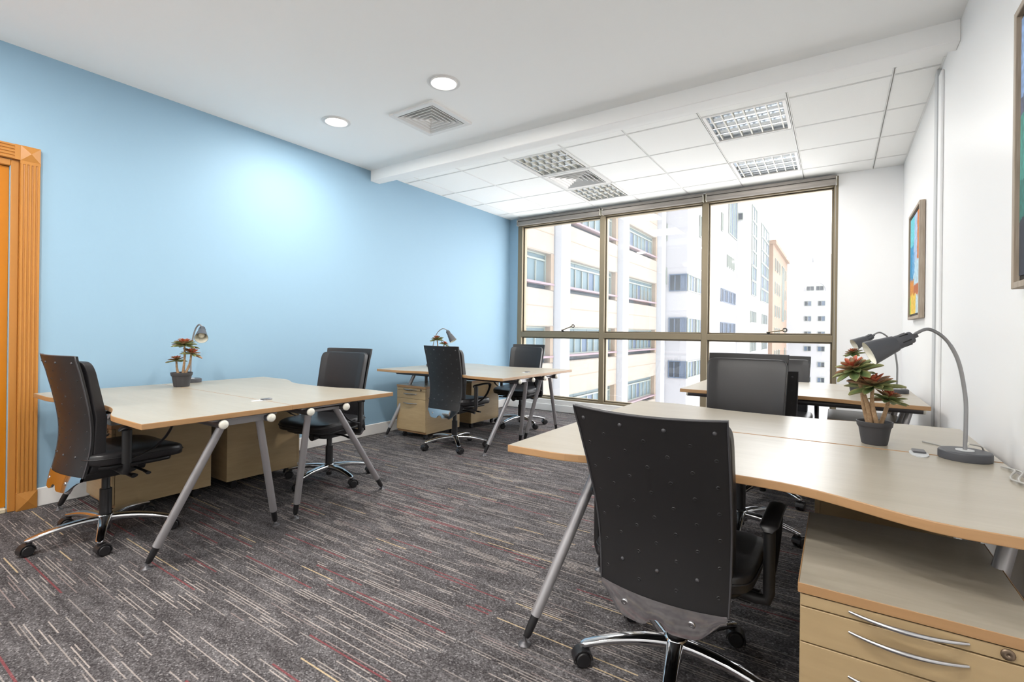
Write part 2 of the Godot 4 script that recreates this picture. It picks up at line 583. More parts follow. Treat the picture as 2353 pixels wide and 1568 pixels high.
func build_door():
	var d := structure("door_1", "glossy orange door")
	part("leaf", span(Vector3(-0.058, 0.031, 5.374), Vector3(-0.018, 2.085, 6.215), 0.003), M.orange_door, d)
	var lv := MB.new()
	lv.tube([Vector3(-0.018, 1.02, 6.13), Vector3(0.025, 1.02, 6.13), Vector3(0.032, 1.02, 6.11), Vector3(0.032, 1.02, 6.01)], 0.009, 10)
	part("handle", lv, M.brushed, d)
	part("threshold", span(Vector3(-0.19, 0, 5.375), Vector3(0.012, 0.03, 6.25), 0.006), M.stone, d)
	part("lining", span(Vector3(-0.2, 0.0, 5.335), Vector3(0.006, 2.126, 5.372), 0.004), M.orange, d)
	part("lining", span(Vector3(-0.2, 2.086, 5.372), Vector3(0.006, 2.126, 6.217), 0.004), M.orange, d)
	part("lining", span(Vector3(-0.2, 0.0, 6.217), Vector3(0.006, 2.126, 6.275), 0.004), M.orange, d)
	var t := structure("trim_2", "fluted orange wooden door casing with corner blocks")
	var w := 0.09
	for zc in [5.29, 6.32]:
		var a := MB.new()
		a.tf = Transform3D(Basis(), Vector3(0, 0, zc))
		a.extrude(fluted(w, 0.028, 4), 0.11, 2.108)
		part("casing", a, M.orange, t)
		part("casing_end", span(Vector3(0, 2.108, zc - w / 2), Vector3(0.027, 2.126, zc + w / 2)), M.orange, t)
		var p := MB.new()
		pyramid_block(p, Vector3(0, 2.172, zc), w, 0.092, 0.026)
		part("corner_block", p, M.orange, t)
		var q := MB.new()
		pyramid_block(q, Vector3(0, 0.055, zc), w + 0.004, 0.11, 0.026)
		part("plinth_block", q, M.orange, t)
	var h := MB.new()
	h.tf = Transform3D(Basis(Vector3(1, 0, 0), PI / 2), Vector3(0, 2.172, 0))
	h.extrude(fluted(w, 0.028, 4), 5.36, 6.25)
	part("head_casing", h, M.orange, t)
	part("casing_end", span(Vector3(0, 2.127, 5.335), Vector3(0.027, 2.217, 5.36)), M.orange, t)

func build_windows():
	var xs := [0.145, 1.498, 2.816, 4.141]
	var face := [[0.145, 0.22], [1.464, 1.533], [2.784, 2.85], [4.1, 4.141]]
	var zi := 0.0
	var zo := -0.115
	for i in 3:
		var w := structure("window_%d" % (i + 1), ["bronze framed window pane by the blue wall", "bronze framed window pane in the middle", "bronze framed window pane by the white pier"][i])
		var x0: float = face[i][1]
		var x1: float = face[i + 1][0]
		part("jamb", span(Vector3(face[i][0], 0.163, zo), Vector3(face[i][1], 2.8, zi), 0.003), M.bronze, w)
		if i == 2: part("jamb", span(Vector3(face[3][0], 0.163, zo), Vector3(face[3][1], 2.8, zi), 0.003), M.bronze, w)
		part("sill", span(Vector3(x0, 0.163, zo), Vector3(x1, 0.188, zi + 0.004), 0.003), M.bronze, w)
		part("head_bar", span(Vector3(x0, 2.69, zo), Vector3(x1, 2.8, zi), 0.003), M.bronze, w)
		part("transom", span(Vector3(x0, 1.05, zo), Vector3(x1, 1.124, zi), 0.003), M.bronze, w)
		for r in [[0.188, 1.05], [1.124, 2.69]]:
			var s := MB.new()
			var gk := MB.new()
			var e := 0.017
			for q in [[s, e, -0.112, -0.05], [gk, 0.006, -0.05, -0.046]]:
				var bb: MB = q[0]
				var t: float = q[1]
				var ym: float = (r[0] + r[1]) / 2.0
				bb.box(Vector3(x0 + t / 2, ym, (q[2] + q[3]) / 2), Vector3(t, r[1] - r[0], q[3] - q[2]))
				bb.box(Vector3(x1 - t / 2, ym, (q[2] + q[3]) / 2), Vector3(t, r[1] - r[0], q[3] - q[2]))
				bb.box(Vector3((x0 + x1) / 2, r[0] + t / 2, (q[2] + q[3]) / 2), Vector3(x1 - x0 - 2 * t, t, q[3] - q[2]))
				bb.box(Vector3((x0 + x1) / 2, r[1] - t / 2, (q[2] + q[3]) / 2), Vector3(x1 - x0 - 2 * t, t, q[3] - q[2]))
			var sash := part("sash", s, M.bronze, w)
			part("gasket", gk, M.gasket, sash)
			part("pane", span(Vector3(x0 + e, r[0] + e, -0.092), Vector3(x1 - e, r[1] - e, -0.088)), M.glass, w)
		if i != 1:
			# friction stay that props the upper sash
			var hx: float = 0.88 if i == 0 else 3.48
			var lift := 0.06 if i == 0 else 0.025
			var st := MB.new()
			st.tube([Vector3(hx, 1.15, -0.03), Vector3(hx + 0.17, 1.15 + lift, -0.03)], 0.013, 10, true, 0.6)
			var sy := part("stay", st, M.bronze, w)
			var kb := MB.new()
			kb.tube([Vector3(hx + 0.02, 1.124, -0.03), Vector3(hx + 0.02, 1.15, -0.03)], 0.016, 10)
			part("pivot", kb, M.black, sy)
			var ring := MB.new()
			var rp := []
			for k in 15:
				rp.append(Vector3(hx + 0.182 + cos(TAU * k / 14) * 0.019, 1.152 + lift + sin(TAU * k / 14) * 0.019, -0.03))
			ring.tube(rp, 0.006, 8, false)
			part("pull_ring", ring, M.black, sy)
	var where := ["above the window beside the blue wall", "above the middle window pane", "above the window beside the white pier"]
	for i in 3:
		var a: float = xs[i] + 0.012
		var b: float = xs[i + 1] - 0.012
		var o := thing("roller_blind", "grey beige roller blind rolled up " + where[i], "blind", Vector3((a + b) / 2, 2.727, 0.047), 0.0, "roller blinds over the window")
		var L: float = b - a
		var r := MB.new()
		r.tube([Vector3(-L / 2 + 0.012, 0, 0), Vector3(L / 2 - 0.012, 0, 0)], 0.032, 20)
		part("roll", r, M.blind, o)
		part("headrail", boxed(Vector3(0, 0.054, -0.018), Vector3(L, 0.034, 0.055), 0.004), M.blind, o)
		for s in [-1, 1]:
			var k := MB.new()
			k.box(Vector3(s * (L / 2 - 0.006), 0.012, -0.012), Vector3(0.010, 0.085, 0.06), 0.004)
			part("bracket", k, M.cap_white, o)
		if i == 2:
			var ch := MB.new()
			ch.tube([Vector3(L / 2 - 0.012, 0, 0.03), Vector3(L / 2 - 0.012, -1.75, 0.0)], 0.0025, 6)
			part("chain", ch, M.cord, o)

func troffer(x: float, z: float, label: String):
	# recessed light with a mirrored egg-crate louvre
	var o := thing("louvre_light", label, "ceiling light", Vector3(x, CEIL, z), 0.0, "square louvred ceiling lights")
	var h := 0.289
	var fr := MB.new()
	for s in [-1.0, 1.0]:
		fr.box(Vector3(s * (h - 0.013), 0.004, 0), Vector3(0.026, 0.014, 2 * h), 0.002)
		fr.box(Vector3(0, 0.004, s * (h - 0.008)), Vector3(2 * h - 0.052, 0.014, 0.016), 0.002)
	part("frame", fr, M.trim_white, o)
	var ho := MB.new()
	var q := h - 0.016
	ho.poly([Vector3(-q, 0.1, -q), Vector3(q, 0.1, -q), Vector3(q, 0.1, q), Vector3(-q, 0.1, q)], Vector3.DOWN)
	for s in [-1.0, 1.0]:
		ho.poly([Vector3(s * q, 0.1, -q), Vector3(s * q, 0.1, q), Vector3(s * q, 0.008, q), Vector3(s * q, 0.008, -q)], Vector3(-s, 0, 0))
		ho.poly([Vector3(-q, 0.1, s * q), Vector3(q, 0.1, s * q), Vector3(q, 0.008, s * q), Vector3(-q, 0.008, s * q)], Vector3(0, 0, -s))
	part("housing", ho, M.mirror, o)
	for k in 3:
		# long blades with a wedge section
		var zc := -q + 2 * q * (k + 1) / 4.0
		var b := MB.new()
		b.poly([Vector3(-q, 0.006, zc - 0.009), Vector3(q, 0.006, zc - 0.009), Vector3(q, 0.06, zc), Vector3(-q, 0.06, zc)], Vector3(0, 0.2, -1))
		b.poly([Vector3(-q, 0.006, zc + 0.009), Vector3(q, 0.006, zc + 0.009), Vector3(q, 0.06, zc), Vector3(-q, 0.06, zc)], Vector3(0, 0.2, 1))
		b.poly([Vector3(-q, 0.006, zc - 0.009), Vector3(q, 0.006, zc - 0.009), Vector3(q, 0.006, zc + 0.009), Vector3(-q, 0.006, zc + 0.009)], Vector3.DOWN)
		part("louvre_blade", b, M.mirror, o)
	for k in 7:
		var xc := -q + 2 * q * (k + 0.5) / 7.0
		var b := MB.new()
		b.poly([Vector3(xc - 0.005, 0.004, -q), Vector3(xc - 0.005, 0.004, q), Vector3(xc, 0.045, q), Vector3(xc, 0.045, -q)], Vector3(-1, 0.2, 0))
		b.poly([Vector3(xc + 0.005, 0.004, -q), Vector3(xc + 0.005, 0.004, q), Vector3(xc, 0.045, q), Vector3(xc, 0.045, -q)], Vector3(1, 0.2, 0))
		b.poly([Vector3(xc - 0.005, 0.004, -q), Vector3(xc - 0.005, 0.004, q), Vector3(xc + 0.005, 0.004, q), Vector3(xc + 0.005, 0.004, -q)], Vector3.DOWN)
		part("cross_blade", b, M.cap_white, o)
	for k in 4:
		var zc := -q + 2 * q * (k + 0.5) / 4.0
		var t := MB.new()
		t.tube([Vector3(-q + 0.01, 0.078, zc), Vector3(q - 0.01, 0.078, zc)], 0.012, 12)
		part("lamp_tube", t, M.tube_glow, o)
	var l := AreaLight3D.new()
	l.name = "lamp"
	l.area_size = Vector2(0.53, 0.53)
	l.light_energy = TROFFER
	l.light_color = Color(1.0, 0.99, 0.975)
	l.area_range = 14.0
	l.area_attenuation = 2.0
	l.shadow_enabled = true
	o.add_child(l)
	l.position = Vector3(0, -0.004, 0)
	l.rotation_degrees = Vector3(-90, 0, 0)

func air_vent(x: float, z: float, half: float, label: String, y: float, drop: float):
	# square diffuser: nested frames of slanted blades
	var o := thing("air_vent", label, "vent", Vector3(x, y, z), 0.0, "square ceiling air vents")
	var fr := MB.new()
	var inn := half - 0.045
	for s in [-1.0, 1.0]:
		fr.box(Vector3(s * (half + inn) / 2, -drop / 2 + 0.003, 0), Vector3(half - inn, drop + 0.006, 2 * half), 0.003)
		fr.box(Vector3(0, -drop / 2 + 0.003, s * (half + inn) / 2), Vector3(2 * inn, drop + 0.006, half - inn), 0.003)
	part("frame", fr, M.trim_white, o)
	var du := boxed(Vector3(0, 0.1, 0), Vector3(2 * inn - 0.004, 0.01, 2 * inn - 0.004))
	for s in [-1.0, 1.0]:
		du.box(Vector3(s * (inn - 0.004), 0.052, 0), Vector3(0.004, 0.09, 2 * inn - 0.004))
		du.box(Vector3(0, 0.052, s * (inn - 0.004)), Vector3(2 * inn - 0.012, 0.09, 0.004))
	part("duct", du, M.galvanised, o)
	var rings := 5
	for k in rings:
		var r0 := (inn - 0.008) * (1.0 - float(k) / rings)
		var r1 := r0 - inn / rings * 0.74
		if k == rings - 1: r1 = 0.002
		var b := MB.new()
		var yl := -drop
		var yh := 0.036
		for a in 4:
			b.tf = Transform3D(Basis(Vector3.UP, PI / 2 * a), Vector3.ZERO)
			# blade rises towards the middle, with a lip at its lower edge
			b.poly([Vector3(-r0, yl, r0), Vector3(r0, yl, r0), Vector3(r1, yh, r1), Vector3(-r1, yh, r1)], Vector3(0, 0.5, 1))
			b.poly([Vector3(-r0, yl, r0), Vector3(r0, yl, r0), Vector3(r0 - 0.005, yl - 0.001, r0 - 0.005), Vector3(-r0 + 0.005, yl - 0.001, r0 - 0.005)], Vector3.DOWN)
			b.poly([Vector3(-r0 + 0.005, yl - 0.001, r0 - 0.005), Vector3(r0 - 0.005, yl - 0.001, r0 - 0.005), Vector3(r1, yh - 0.003, r1 - 0.001), Vector3(-r1, yh - 0.003, r1 - 0.001)], Vector3(0, -0.5, -1))
		part("louvre_ring", b, M.trim_white, o)

func downlight(x: float, z: float, label: String, energy: float):
	var o := thing("downlight", label, "ceiling light", Vector3(x, CEIL, z), 0.0, "round recessed downlights")
	var r := MB.new()
	r.lathe([Vector2(0.094, 0.0), Vector2(0.110, -0.004), Vector2(0.113, -0.001), Vector2(0.113, 0.002)], 40)
	r.lathe([Vector2(0.094, 0.0), Vector2(0.092, -0.009), Vector2(0.086, -0.009), Vector2(0.084, 0.0)], 40)
	part("trim_ring", r, M.trim_white, o)
	var g := MB.new()
	g.lathe([Vector2(0.0005, -0.011), Vector2(0.05, -0.010), Vector2(0.083, -0.004), Vector2(0.083, 0.004)], 32)
	part("lamp_diffuser", g, M.glow, o)
	var l := AreaLight3D.new()
	l.name = "lamp"
	l.area_size = Vector2(0.15, 0.15)
	l.light_energy = energy
	l.light_color = Color(1.0, 0.985, 0.96)
	l.area_range = 14.0
	l.area_attenuation = 2.0
	l.shadow_enabled = true
	o.add_child(l)
	l.position = Vector3(0, -0.016, 0)
	l.rotation_degrees = Vector3(-90, 0, 0)

func build_ceiling_fittings():
	troffer(1.73, 1.847, "louvred square ceiling light beside the bulkhead, towards the blue wall")
	troffer(1.73, 0.647, "louvred square ceiling light between tiled ceiling vent and window")
	troffer(3.53, 1.847, "large louvred ceiling light beside the bulkhead, towards the white wall")
	troffer(3.53, 0.647, "louvred ceiling light above the window beside the white pier")
	air_vent(1.73, 1.247, 0.285, "square white air vent in the ceiling tiles between two lights", CEIL, 0.004)
	air_vent(1.43, 3.265, 0.232, "square white air vent in the plaster ceiling by the downlights", CEIL, 0.016)
	downlight(1.893, 3.635, "lit round downlight above the plaster ceiling vent", DOWNLIGHT)
	downlight(0.734, 3.635, "lit round downlight near the blue wall", DOWNLIGHT)
	# added fill lamps, out of view behind the viewer, shaped as downlights
	for p in [[1.1, 5.9, "added fill light by the orange door, shaped as a round downlight"], [2.2, 5.9, "second added fill light from the orange door, shaped as a round downlight"], [3.3, 5.9, "third added fill light from the orange door, shaped as a round downlight"], [1.2, 7.2, "added fill light at the rear wall by the door side"], [3.3, 7.2, "added fill light at the rear wall by the white side"]]:
		downlight(p[0], p[1], p[2], DOWNLIGHT * 1.0)

# ---------------------------------------------------------------- desks
func desk_outline(w: float, d: float, deep: float) -> PackedVector2Array:
	# local: back edge at z = 0, sitter's edge at z = d with a shallow bay; x centred; deep = extra depth beyond the bay's right shoulder
	var o := PackedVector2Array()
	o.append(Vector2(-w / 2, 0.0))
	o.append(Vector2(w / 2, 0.0))
	var n := 32
	for k in n + 1:
		var t := 1.0 - 2.0 * k / n
		var x := t * w / 2
		var dip := 0.0
		var a := absf(x + 0.02) / 0.52
		if a < 1.0: dip = 0.085 * (0.5 + 0.5 * cos(PI * pow(a, 1.8)))
		var s := smoothstep(0.1, 0.45, x)
		o.append(Vector2(x, d - dip + deep * s))
	return o

func make_desk(label: String, at: Vector3, turn: float, w: float, d: float, deep: float, lean: float, grommet: float, zc: float, feet: Array) -> Node3D:
	# at: the middle of the desk's back edge on the floor; local +z is the sitter's side; local +x is the sitter's right
	var o := thing("desk", label, "desk", at, turn, "maple desks in back to back pairs")
	var out := desk_outline(w, d, deep)
	var top := MB.new()
	top.extrude(out, DESK_H - 0.025, DESK_H, true, false, true)
	part("tabletop", top, M.maple, o)
	# rounded edge band
	var rows := []
	for e in [Vector2(0.0, 0.0), Vector2(0.0016, 0.0006), Vector2(0.0024, 0.003), Vector2(0.0024, 0.022), Vector2(0.0016, 0.0244), Vector2(0.0, 0.025)]:
		var row := []
		for i in out.size():
			var p := out[i]
			var dir := (out[(i + 1) % out.size()] - out[(i - 1 + out.size()) % out.size()]).normalized()
			var nn := Vector2(dir.y, -dir.x)
			row.append(Vector3(p.x + nn.x * e.x, DESK_H - e.y, p.y + nn.y * e.x))
		rows.append(row)
	var eb := MB.new()
	for i in out.size():
		var quad := []
		for r in rows: quad.append([r[i], r[(i + 1) % out.size()]])
		eb.grid(quad)
	part("edge_band", eb, M.maple_edge, o)
	# zc: middle of the two beams; feet: where the two legs of a frame meet the floor
	var yt := DESK_H - 0.052
	# two beams under the top with pale end caps
	for s in [-1.0, 1.0]:
		var b := MB.new()
		b.tube([Vector3(-w / 2 + 0.006, yt, zc + s * 0.117), Vector3(w / 2 - 0.006, yt, zc + s * 0.117)], 0.021, 14)
		var beam := part("beam", b, M.steel_dark, o)
		for e in [-1.0, 1.0]:
			var c := MB.new()
			c.tf = Transform3D(Basis(Vector3(0, 0, 1), -e * PI / 2), Vector3(e * (w / 2 - 0.006), yt, zc + s * 0.117))
			c.lathe([Vector2(0.0218, -0.004), Vector2(0.0218, 0.004), Vector2(0.019, 0.009), Vector2(0.011, 0.012), Vector2(0.0005, 0.013)], 18)
			part("end_cap", c, M.cap_white, beam)
	for e in [-1.0, 1.0]:
		# both frames lean the same way: one foot ends under the desk's end, the other well inside
		var x: float = e * (w / 2 - (0.07 if e * lean < 0.0 else 0.24))
		var br := MB.new()
		br.box(Vector3(x, yt - 0.004, zc), Vector3(0.05, 0.016, 0.21), 0.003)
		br.box(Vector3(x + 0.026, yt + 0.0, zc), Vector3(0.006, 0.030, 0.21), 0.001)
		br.box(Vector3(x, yt + 0.018, zc), Vector3(0.09, 0.008, 0.32), 0.002)
		part("bracket", br, M.silver, o)
		for s in [-1.0, 1.0]:
			var p0 := Vector3(x, yt - 0.004, zc + s * 0.088)
			var p1 := Vector3(x + lean, 0.012, feet[0 if s < 0 else 1])
			var dirv := (p1 - p0).normalized()
			var pk := p0 + dirv * ((p0.y - 0.098) / -dirv.y)
			var lg := MB.new()
			lg.tube([p0, p0.lerp(pk, 0.5), pk], [0.0185, 0.019, 0.019], 18)
			var leg := part("leg", lg, M.silver, o)
			var sl := MB.new()
			var pe := p0 + dirv * ((p0.y - 0.026) / -dirv.y)
			sl.tube([pk - dirv * 0.002, pk + dirv * 0.03, pe - dirv * 0.012, pe], [0.0155, 0.0155, 0.0142, 0.010], 14)
			part("foot_sleeve", sl, M.plastic, leg)
			var gl := MB.new()
			gl.tf = Transform3D(Basis(), Vector3(p1.x, 0, p1.z))
			gl.lathe([Vector2(0.023, 0.0), Vector2(0.023, 0.004), Vector2(0.012, 0.010), Vector2(0.006, 0.014), Vector2(0.005, 0.032)], 18)
			part("glide", gl, M.steel_dark, leg)
	if grommet > -5.0:
		var g := MB.new()
		var rim := PackedVector2Array()
		for k in 28:
			rim.append(Vector2(grommet + cos(TAU * k / 28) * 0.026, 0.005 + sin(TAU * k / 28) * 0.062))
		g.extrude(rim, DESK_H, DESK_H + 0.003)
		var gr := part("cable_port", g, M.lead, o)
		part("lid", boxed(Vector3(grommet + 0.002, DESK_H + 0.006, -0.018), Vector3(0.036, 0.006, 0.052), 0.002), M.steel_dark, gr)
	return o

# ---------------------------------------------------------------- drawer units
func make_pedestal(label: String, at: Vector3, turn: float) -> Node3D:
	# at: middle of the footprint; drawers face local +z
	var o := thing("drawer_unit", label, "drawers", at, turn, "maple drawer units under the desks")
	var w := 0.41
	var d := 0.545
	var h := 0.55
	var y0 := 0.062
	var b := MB.new()
	b.box(Vector3(-w / 2 + 0.009, (y0 + h - 0.022) / 2, -0.01), Vector3(0.018, h - 0.022 - y0, d - 0.02), 0.001)
	b.box(Vector3(w / 2 - 0.009, (y0 + h - 0.022) / 2, -0.01), Vector3(0.018, h - 0.022 - y0, d - 0.02), 0.001)
	b.box(Vector3(0, y0 + 0.009, -0.01), Vector3(w - 0.036, 0.018, d - 0.02), 0.001)
	b.box(Vector3(0, (y0 + h - 0.022) / 2, -d / 2 + 0.009), Vector3(w - 0.036, h - 0.03 - y0, 0.016), 0.001)
	part("carcass", b, M.maple_front, o)
	part("front_edge", boxed(Vector3(0, y0 + 0.009, d / 2 - 0.0185), Vector3(w - 0.002, 0.0185, 0.004)), M.maple_edge, o)
	var t := boxed(Vector3(0, h - 0.011, 0), Vector3(w + 0.004, 0.0216, d), 0.0015)
	var top := part("top_panel", t, M.maple, o)
	var te := MB.new()
	te.box(Vector3(0, h - 0.011, d / 2 + 0.0008), Vector3(w + 0.006, 0.0224, 0.0024), 0.0008)
	for s in [-1.0, 1.0]: te.box(Vector3(s * (w / 2 + 0.0028), h - 0.011, 0), Vector3(0.0024, 0.0224, d), 0.0008)
	part("edge_band", te, M.maple_edge, top)
	var ys := [h - 0.0245, h - 0.051, h - 0.136, y0 + 0.020]
	ys = [0.526, 0.497, 0.415, 0.083]
	for k in 3:
		var hi: float = ys[k] - 0.0015
		var lo: float = ys[k + 1] + 0.0015
		if k == 0: lo = 0.4985
		var dr := part("drawer", boxed(Vector3(0, (hi + lo) / 2, d / 2 - 0.009), Vector3(w - 0.003, hi - lo, 0.017), 0.0012), M.maple_front, o)
		var hy := hi - (0.012 if k == 0 else (0.028 if k == 1 else 0.045))
		var hb := MB.new()
		var pts := []
		var rad := []
		for q in 17:
			var u := q / 16.0 * 2.0 - 1.0
			pts.append(Vector3(-0.012 + u * 0.098, hy, d / 2 - 0.001 + 0.026 * (1.0 - u * u)))
			rad.append(0.0055 - 0.0022 * absf(u))
		hb.tube(pts, rad, 10)
		part("handle", hb, M.brushed, dr)
		if k == 0:
			var lk := MB.new()
			lk.tf = Transform3D(Basis(Vector3(1, 0, 0), PI / 2), Vector3(0.142, hy, d / 2 - 0.001))
			lk.lathe([Vector2(0.011, 0.0), Vector2(0.011, 0.003), Vector2(0.008, 0.0045), Vector2(0.0035, 0.0045), Vector2(0.003, 0.002), Vector2(0.0004, 0.002)], 18)
			part("lock", lk, M.brass, dr)
	for sx in [-1.0, 1.0]:
		for sz in [-1.0, 1.0]:
			var c := MB.new()
			var cx: float = sx * (w / 2 - 0.055)
			var cz: float = sz * (d / 2 - 0.07)
			c.tube([Vector3(cx - 0.012, 0.0235, cz), Vector3(cx + 0.012, 0.0235, cz)], 0.0235, 16)
			c.box(Vector3(cx, 0.05, cz), Vector3(0.03, 0.024, 0.03), 0.003)
			part("caster", c, M.plastic, o)
	return o

# ---------------------------------------------------------------- chair
const BACK_Y := [0.30, 0.37, 0.45, 0.55, 0.65, 0.78, 0.90, 0.98]
const BACK_Z := [0.218, 0.200, 0.182, 0.170, 0.174, 0.196, 0.222, 0.242]
func back_z(y: float) -> float:
	for i in BACK_Y.size() - 1:
		if y <= BACK_Y[i + 1] or i == BACK_Y.size() - 2:
			var t: float = (y - BACK_Y[i]) / (BACK_Y[i + 1] - BACK_Y[i])
			var p0: float = BACK_Z[maxi(i - 1, 0)]
			var p3: float = BACK_Z[mini(i + 2, BACK_Z.size() - 1)]
			return cubic_interpolate(BACK_Z[i], BACK_Z[i + 1], p0, p3, clampf(t, -0.2, 1.2))
	return 0.3
func back_hw(y: float) -> float:
	return lerpf(0.195, 0.219, clampf((y - 0.38) / 0.60, 0.0, 1.0))
func back_point(u: float, y: float, off: float) -> Vector3:
	# u from -1 to 1 across the shell; off = distance behind the shell's mid surface
	return Vector3(u * back_hw(y), y, back_z(y) - 0.034 * u * u + off)

func make_chair() -> Node3D:
	var o := thing("office_chair", "black leather swivel chair", "chair", Vector3.ZERO, 0.0, "black leather swivel chairs")
	# five-star base with casters
	var st := MB.new()
	st.lathe([Vector2(0.030, 0.062), Vector2(0.040, 0.066), Vector2(0.043, 0.10), Vector2(0.038, 0.118), Vector2(0.030, 0.121)], 24)
	for k in 5:
		var a := TAU * k / 5
		st.tf = Transform3D(Basis(Vector3.UP, a), Vector3.ZERO)
		var rows := []
		for q in 9:
			var t := q / 8.0
			var x := lerpf(0.028, 0.300, t)
			var yc := lerpf(0.098, 0.072, t * t) + 0.006 * sin(PI * t)
			var hw := lerpf(0.027, 0.018, t)
			var hh := lerpf(0.019, 0.0105, t)
			var row := []
			for m in 12:
				var b := TAU * m / 12
				row.append(Vector3(x, yc + st.sp(sin(b), 0.6) * hh, st.sp(cos(b), 0.6) * hw))
			rows.append(row)
		var cap := []
		for m in 12: cap.append(rows[-1][m] * Vector3(1, 0.35, 0.35) + Vector3(0.014, 0.65 * 0.072, 0))
		rows.append(cap)
		st.grid(rows, true, true)
		st.poly(cap, Vector3(1, 0, 0))
	st.tf = Transform3D()
	var base := part("star_base", st, M.chrome, o)
	for k in 5:
		var a := TAU * k / 5
		var cs := MB.new()
		cs.tf = Transform3D(Basis(Vector3.UP, a), Vector3.ZERO) * Transform3D(Basis(Vector3.UP, [0.5, -0.9, 1.3, 0.2, 2.0][k]), Vector3(0.296, 0, 0))
		for s in [-1.0, 1.0]:
			cs.tube([Vector3(0.012, 0.0265, s * 0.006), Vector3(0.012, 0.0265, s * 0.009), Vector3(0.012, 0.0265, s * 0.020), Vector3(0.012, 0.0265, s * 0.024)], [0.024, 0.0265, 0.0265, 0.021], 20)
		var hood := []
		for q in 9:
			var b := -0.35 + 3.5 * q / 8.0
			hood.append(Vector3(0.012 + cos(b) * 0.031, 0.0265 + sin(b) * 0.031, 0))
		cs.strap(hood, 0.044, 0.004, Vector3(0, 0, 1))
		cs.tube([Vector3(0, 0.03, 0), Vector3(0, 0.068, 0)], 0.0115, 12)
		part("caster", cs, M.plastic, base)
	var co := MB.new()
	co.lathe([Vector2(0.019, 0.035), Vector2(0.021, 0.04), Vector2(0.021, 0.062)], 18)
	co.lathe([Vector2(0.027, 0.119), Vector2(0.027, 0.255), Vector2(0.027, 0.255), Vector2(0.019, 0.257), Vector2(0.019, 0.345)], 22)
	part("gas_column", co, M.plastic, o)
	# tilt mechanism and levers
	var me := MB.new()
	me.pad(Vector3(0, 0.362, 0.02), Vector3(0.17, 0.075, 0.30), 0.45, 0.45)
	me.box(Vector3(0, 0.372, 0.115), Vector3(0.10, 0.03, 0.09), 0.008)
	me.tube([Vector3(0.02, 0.36, -0.10), Vector3(0.17, 0.352, -0.105), Vector3(0.235, 0.350, -0.10)], [0.010, 0.009, 0.013], 10, true, 0.6)
	me.tube([Vector3(0.05, 0.362, -0.03), Vector3(0.16, 0.353, -0.03), Vector3(0.215, 0.345, -0.045)], [0.013, 0.012, 0.019], 10, true, 0.55)
	me.tube([Vector3(-0.05, 0.362, -0.03), Vector3(-0.17, 0.353, -0.03), Vector3(-0.235, 0.347, -0.045)], [0.012, 0.010, 0.014], 10, true, 0.55)
	me.tube([Vector3(0, 0.355, -0.12), Vector3(0, 0.35, -0.175)], 0.026, 14)
	part("tilt_mechanism", me, M.plastic, o)
	# seat
	var sb := func(q: Vector3) -> Vector3:
		var front := clampf((-q.z - 0.08) / 0.17, 0.0, 1.0)
		var rise := clampf((q.z - 0.05) / 0.2, 0.0, 1.0)
		return Vector3(q.x * (1.0 - 0.05 * front), q.y - 0.018 * front * front + 0.012 * rise - (0.010 * (1.0 - pow(absf(q.x) / 0.26, 2.0)) if q.y > 0 else 0.0), q.z)
	var se := MB.new()
	se.pad(Vector3(0, 0.452, -0.07), Vector3(0.49, 0.082, 0.455), 0.42, 0.32, sb, 56, 16)
	var seat := part("seat_cushion", se, M.leather, o)
	var pp := []
	for k in 57:
		var b := TAU * k / 56
		var q: Vector3 = sb.call(Vector3(se.sp(cos(b), 0.32) * 0.2465, 0.006, se.sp(sin(b), 0.32) * 0.229))
		pp.append(q + Vector3(0, 0.452, -0.07))
	var pi := MB.new()
	pi.tube(pp, 0.0028, 6, false)
	part("piping", pi, M.plastic, seat)
	var pan := MB.new()
	pan.pad(Vector3(0, 0.408, -0.06), Vector3(0.43, 0.036, 0.38), 0.35, 0.35, sb, 40, 10)
	part("seat_pan", pan, M.plastic, o)
	# back: hard shell, cushion, chrome plate
	var sh := MB.new()
	var n := 22
	var rows_a := []
	var rows_b := []
	for j in n + 1:
		var y := lerpf(0.378, 0.98, float(j) / n)
		var ra := []
		var rb := []
		for k in 15:
			var u := k / 7.0 - 1.0
			var yy := y
			if j == 0: yy += 0.0
			ra.append(back_point(u, yy, 0.0))
			rb.append(back_point(u, yy, -0.012))
		rows_a.append(ra); rows_b.append(rb)
	sh.grid(rows_a); sh.grid(rows_b, false, true)
	for e in [0, n]:
		for k in 14: sh.poly([rows_a[e][k], rows_a[e][k + 1], rows_b[e][k + 1], rows_b[e][k]], Vector3(0, -1 if e == 0 else 1, 0))
	for e in [0, 14]:
		for j in n: sh.poly([rows_a[j][e], rows_a[j + 1][e], rows_b[j + 1][e], rows_b[j][e]], Vector3(-1 if e == 0 else 1, 0, 0))
	var shell := part("back_shell", sh, M.shell, o)
	# stitched rim and the pattern of dots
	var rim := []
	for j in n + 1: rim.append(rows_a[j][0] + Vector3(0, 0, 0.0005))
	for k in range(1, 14): rim.append(rows_a[n][k])
	for j in n + 1: rim.append(rows_a[n - j][14] + Vector3(0, 0, 0.0005))
	var rm := MB.new()
	rm.tube(rim, 0.0032, 6)
	part("rim", rm, M.plastic_grey, shell)
	var du := MB.new()
	var bu := MB.new()
